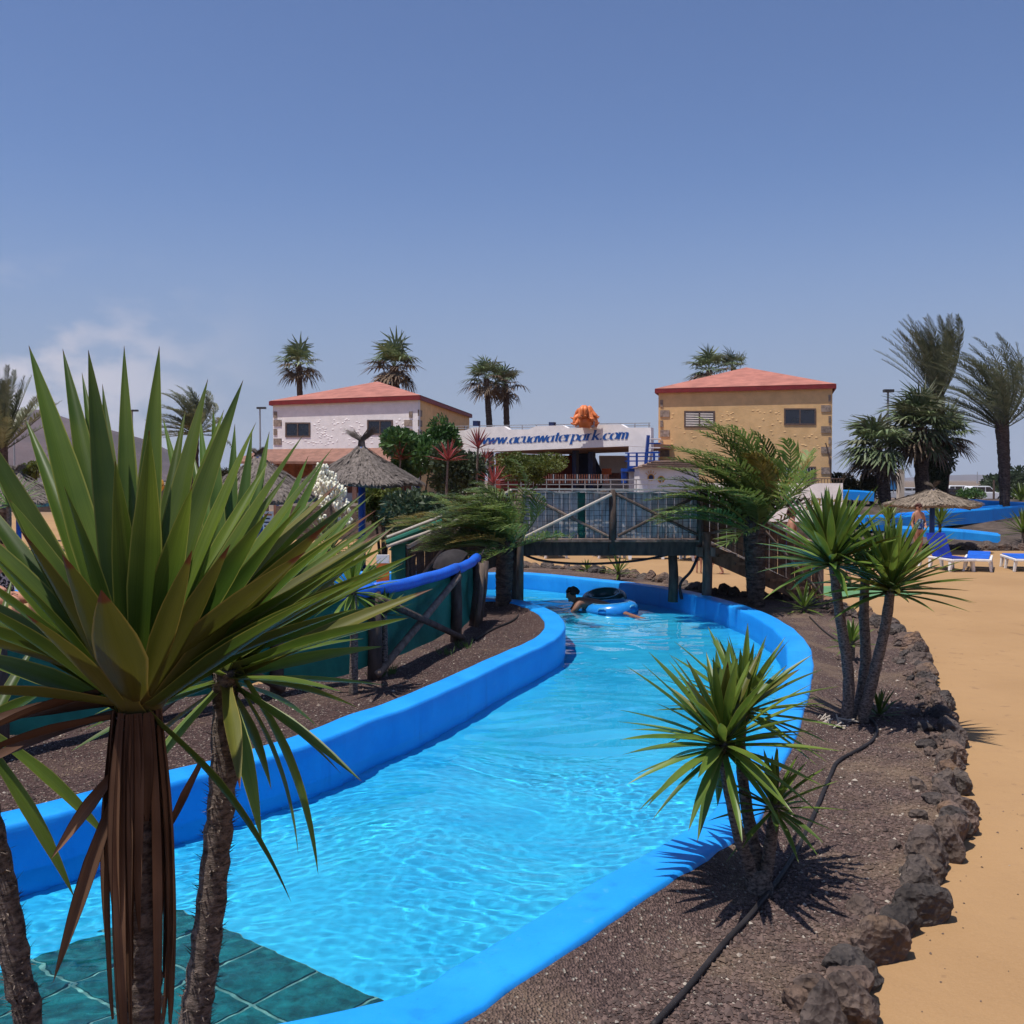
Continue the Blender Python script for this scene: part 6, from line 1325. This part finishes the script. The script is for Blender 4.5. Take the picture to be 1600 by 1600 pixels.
flume('front blue slide channel behind the loungers', [(1396, 823, 38), (1450, 825, 37.6), (1510, 829, 37.2), (1563, 835, 36.8)], .72, gap=.9)
flume('middle blue slide channel curving behind the umbrella', [(1352, 806, 41), (1400, 806, 41.5), (1440, 803, 42), (1520, 796, 43.5), (1610, 789, 45)], .6, gap=1.1)
flume('far blue slide channel by the date palm at the right', [(1522, 780, 47), (1560, 783, 46.8), (1620, 786, 46.5)], .5, gap=1.2)
flume('short blue channel wall at the foot of the ochre house', [(1314, 765, 46.5), (1340, 766, 46.5), (1366, 768, 46.5)], .45, gap=.9)
# stones along the mound foot
t = thing('rock_border', 'low border of brown stones in front of the slide channels', 'rock border', G(1480, 862, PLAZA)); r = random.Random(12); x = 1400
while x < 1640:
    p = G(x, 858 + (x - 1400) * .012, PLAZA); w2 = r.uniform(.2, .42); stone(r.choice(ROCKS_S), p + V((0, r.uniform(-.2, .2), w2 * .3)), w2, w2 * .8, w2 * .7, (r.uniform(-.3, .3), r.uniform(-.3, .3), r.uniform(0, 6)), t); x += w2 * 44
# ------------------------------------------------------------------ parked cars
def car(label, px, d, m, rz=0., suv=True):
    c = V((P(px, 750, d).x, d, PLAZA)); t = thing('parked_car', label, 'car', c, 'cars parked behind the park'); cs, sn = math.cos(rz), math.sin(rz)
    W = lambda x, y, z: V((c.x + cs * x - sn * y, c.y + sn * x + cs * y, c.z + z)); hgt = 1.75 if suv else 1.5
    lo = [(-2.2, .35), (-2.25, .9), (-2.1, 1.02), (-1.95, 1.08), (1.0, 1.05), (2.0, .92), (2.2, .75), (2.25, .35)]
    mb = MB(); mb.poly([W(x, -.9, z) for x, z in lo], W(0, 1.8, 0) - W(0, 0, 0)); mb.build('body', m, t, bevel=.05)
    up_ = [(-2.0, 1.06), (-1.75, hgt - .04), (-1.5, hgt), (.1, hgt), (.35, hgt - .06), (1.05, 1.05)]
    mb = MB(); mb.poly([W(x, -.78, z) for x, z in up_], W(0, 1.56, 0) - W(0, 0, 0)); mb.build('cabin', m, t, bevel=.05)
    for x0, x1, t0, t1 in ((-1.85, -1.2, -1.68, -1.2), (-1.1, -.3, -1.1, -.3), (-.2, .8, -.2, .28)):
        for sg in (-1, 1):
            mb = MB(); mb.add([W(x0, sg * .80, 1.12), W(x1, sg * .80, 1.12), W(t1, sg * .80, hgt - .12), W(t0, sg * .80, hgt - .12)], [(0, 1, 2, 3)]); mb.build('side_window', GLASS, t)
    mb = MB(); mb.add([W(1.03, -.7, 1.10), W(1.03, .7, 1.10), W(.42, .65, hgt - .10), W(.42, -.65, hgt - .10)], [(0, 1, 2, 3)]); mb.build('windscreen', GLASS, t)
    for x in (-1.4, 1.4):
        for sg in (-1, 1):
            mb = MB(); q = W(x, sg * .82, .34); o_ = (W(0, 1, 0) - W(0, 0, 0)) * .11; mb.tube([q - o_, q + o_], .34, 14); w_ = mb.build('wheel', BLK, t); mb = MB(); o2 = o_ * sg * 1.05; mb.tube([q + o2, q + o2 * 1.06], .2, 10); mb.build('rim', ALU, w_)
    for sg in (-1, 1):
        mb = MB(); q = W(2.2, sg * .65, .78); mb.sphere(q, .1, 6, 4); mb.build('headlight', ALU, t)
CARW = mat('car_white', (.75, .75, .76), .3, .04, 2, spec=.5); CARD = mat('car_dark', (.03, .03, .04), .3, .1, 2, spec=.5); CARS_ = mat('car_silver', (.45, .46, .48), .3, .05, 2, spec=.5)
car('white car with large windows nearest the date palm in the car park', 1537, 112, CARW, .1); car('white van like car behind and left of the nearest white car', 1503, 122, CARW, .0); car('dark car half hidden by the palm trunks', 1484, 110, CARD, .1, False); car('silver car left of the beige pillar', 1396, 118, CARS_, 0, False); car('pale car between the fan palm trunks', 1424, 125, CARS_, .05, False); car('white car at the right edge beyond the palm', 1592, 128, CARW, 0, False); car('white car far left between yucca leaves', 245, 120, CARW, 0)
# pillar, lamps, posts
mb = MB(); a, b = P(1405, 733, 60), P(1413, 775, 60); mb.box(a.x, b.x, 60, 60.4, b.z - 1.0, a.z); tag(mb.build('pillar', mat('beige_paint', (.62, .52, .42), .8, .05, 3)), 'beige square pillar between the fan palm trunks', 'pillar')
t = thing('information_board', 'blue information board standing left of the beige pillar', 'sign', (P(1398, 750, 62).x, 62, PLAZA)); mb = MB(); a, b = P(1391, 750, 62), P(1404, 765, 62); mb.box(a.x, b.x, 62, 62.1, b.z, a.z); mb.build('panel', mat('board_blue', (.06, .25, .55), .5, .2, 2), t); mb = MB(); mb.box(a.x - .08, a.x, 62, 62.1, PLAZA, a.z + .1); mb.box(b.x, b.x + .08, 62, 62.1, PLAZA, a.z + .1); mb.build('frame', ALU, t)
def lamp(label, px, ytop, d, arm=.5):
    t = thing('street_lamp', label, 'street lamp', (P(px, 750, d).x, d, PLAZA)); x = P(px, 750, d).x; z = P(px, ytop, d).z
    mb = MB(); mb.tube([(x, d, PLAZA), (x, d, z)], [.10, .06], 7); mb.build('pole', ALU, t); mb = MB(); mb.box(x - .25, x + arm, d - .15, d + .15, z, z + .16); mb.build('lamp_head', mat('lamp_dark', (.05, .05, .055), .5, .1, 4), t)
lamp('street lamp behind the upright yucca leaves', 208, 643, 90); lamp('street lamp left of the white house', 407, 639, 85); lamp('pale street lamp among the fan palms', 1386, 613, 58, .3); lamp('street lamp in front of the mountain at left', 23, 675, 90)
t = thing('radio_mast', 'thin radio mast on the horizon above the cars', 'mast', (P(1527, 750, 700).x, 700, PLAZA)); mb = MB(); x = P(1527, 750, 700).x; mb.tube([(x, 700, PLAZA), (x, 700, P(1527, 737, 700).z)], [.5, .2], 6); mb.build('pole', ALU, t); mb = MB(); mb.bar((x - 1, 700, 5), (x + 1, 700, 5), .2); mb.build('cross_arm', ALU, t)
mb = MB(); x = P(1553, 760, 60).x; mb.tube([(x, 60, 0), (x, 60, P(1553, 750, 60).z)], .06, 6); tag(mb.build('fence_post', FRAME), 'thin dark post left of the date palm trunk', 'post')
# ochre low wall and yellow seats far left
mb = MB(); fx = Facade(P(0, 760, 36), P(420, 760, 38)); fx.rect(mb, -80, 758, 420, 800, 0, .3); tag(mb.build('garden_wall', STONE), 'dark stone wall behind the thatched umbrellas at the left', 'wall')
for k, (px, lb) in enumerate(((193, 'yellow and orange float leaning on the left stone wall'), (243, 'yellow float on the stone wall right of the orange one'))):
    t = thing('swim_ring', lb, 'float', P(px, 758, 35.5)); c = P(px, 758, 35.4); mb = MB(); pts = [c + V((.22 * math.cos(a * .524), 0, .22 * math.sin(a * .524))) for a in range(13)]; mb.tube(pts, .09, 8, cap=False); mb.build('tube', YEL if k else ORB, t, smooth=True)

# ------------------------------------------------------------------ the air: faint sea haze over the far ground
mb = MB(); mb.box(-5900, 5900, -900, 8300, PLAZA - 1.2, 260); hz = mb.build('haze', SAND); hz['kind'] = 'stuff'; hz['label'] = 'faint bluish haze in the air'
hm = bpy.data.materials.new('haze_air'); hm.use_nodes = True; hn = hm.node_tree; hn.nodes.clear(); ho = hn.nodes.new('ShaderNodeOutputMaterial'); hv = hn.nodes.new('ShaderNodeVolumePrincipled')
hv.inputs['Density'].default_value = .00011; hv.inputs['Color'].default_value = (.80, .88, 1, 1); hn.links.new(hv.outputs[0], ho.inputs['Volume']); hz.data.materials.clear(); hz.data.materials.append(hm)
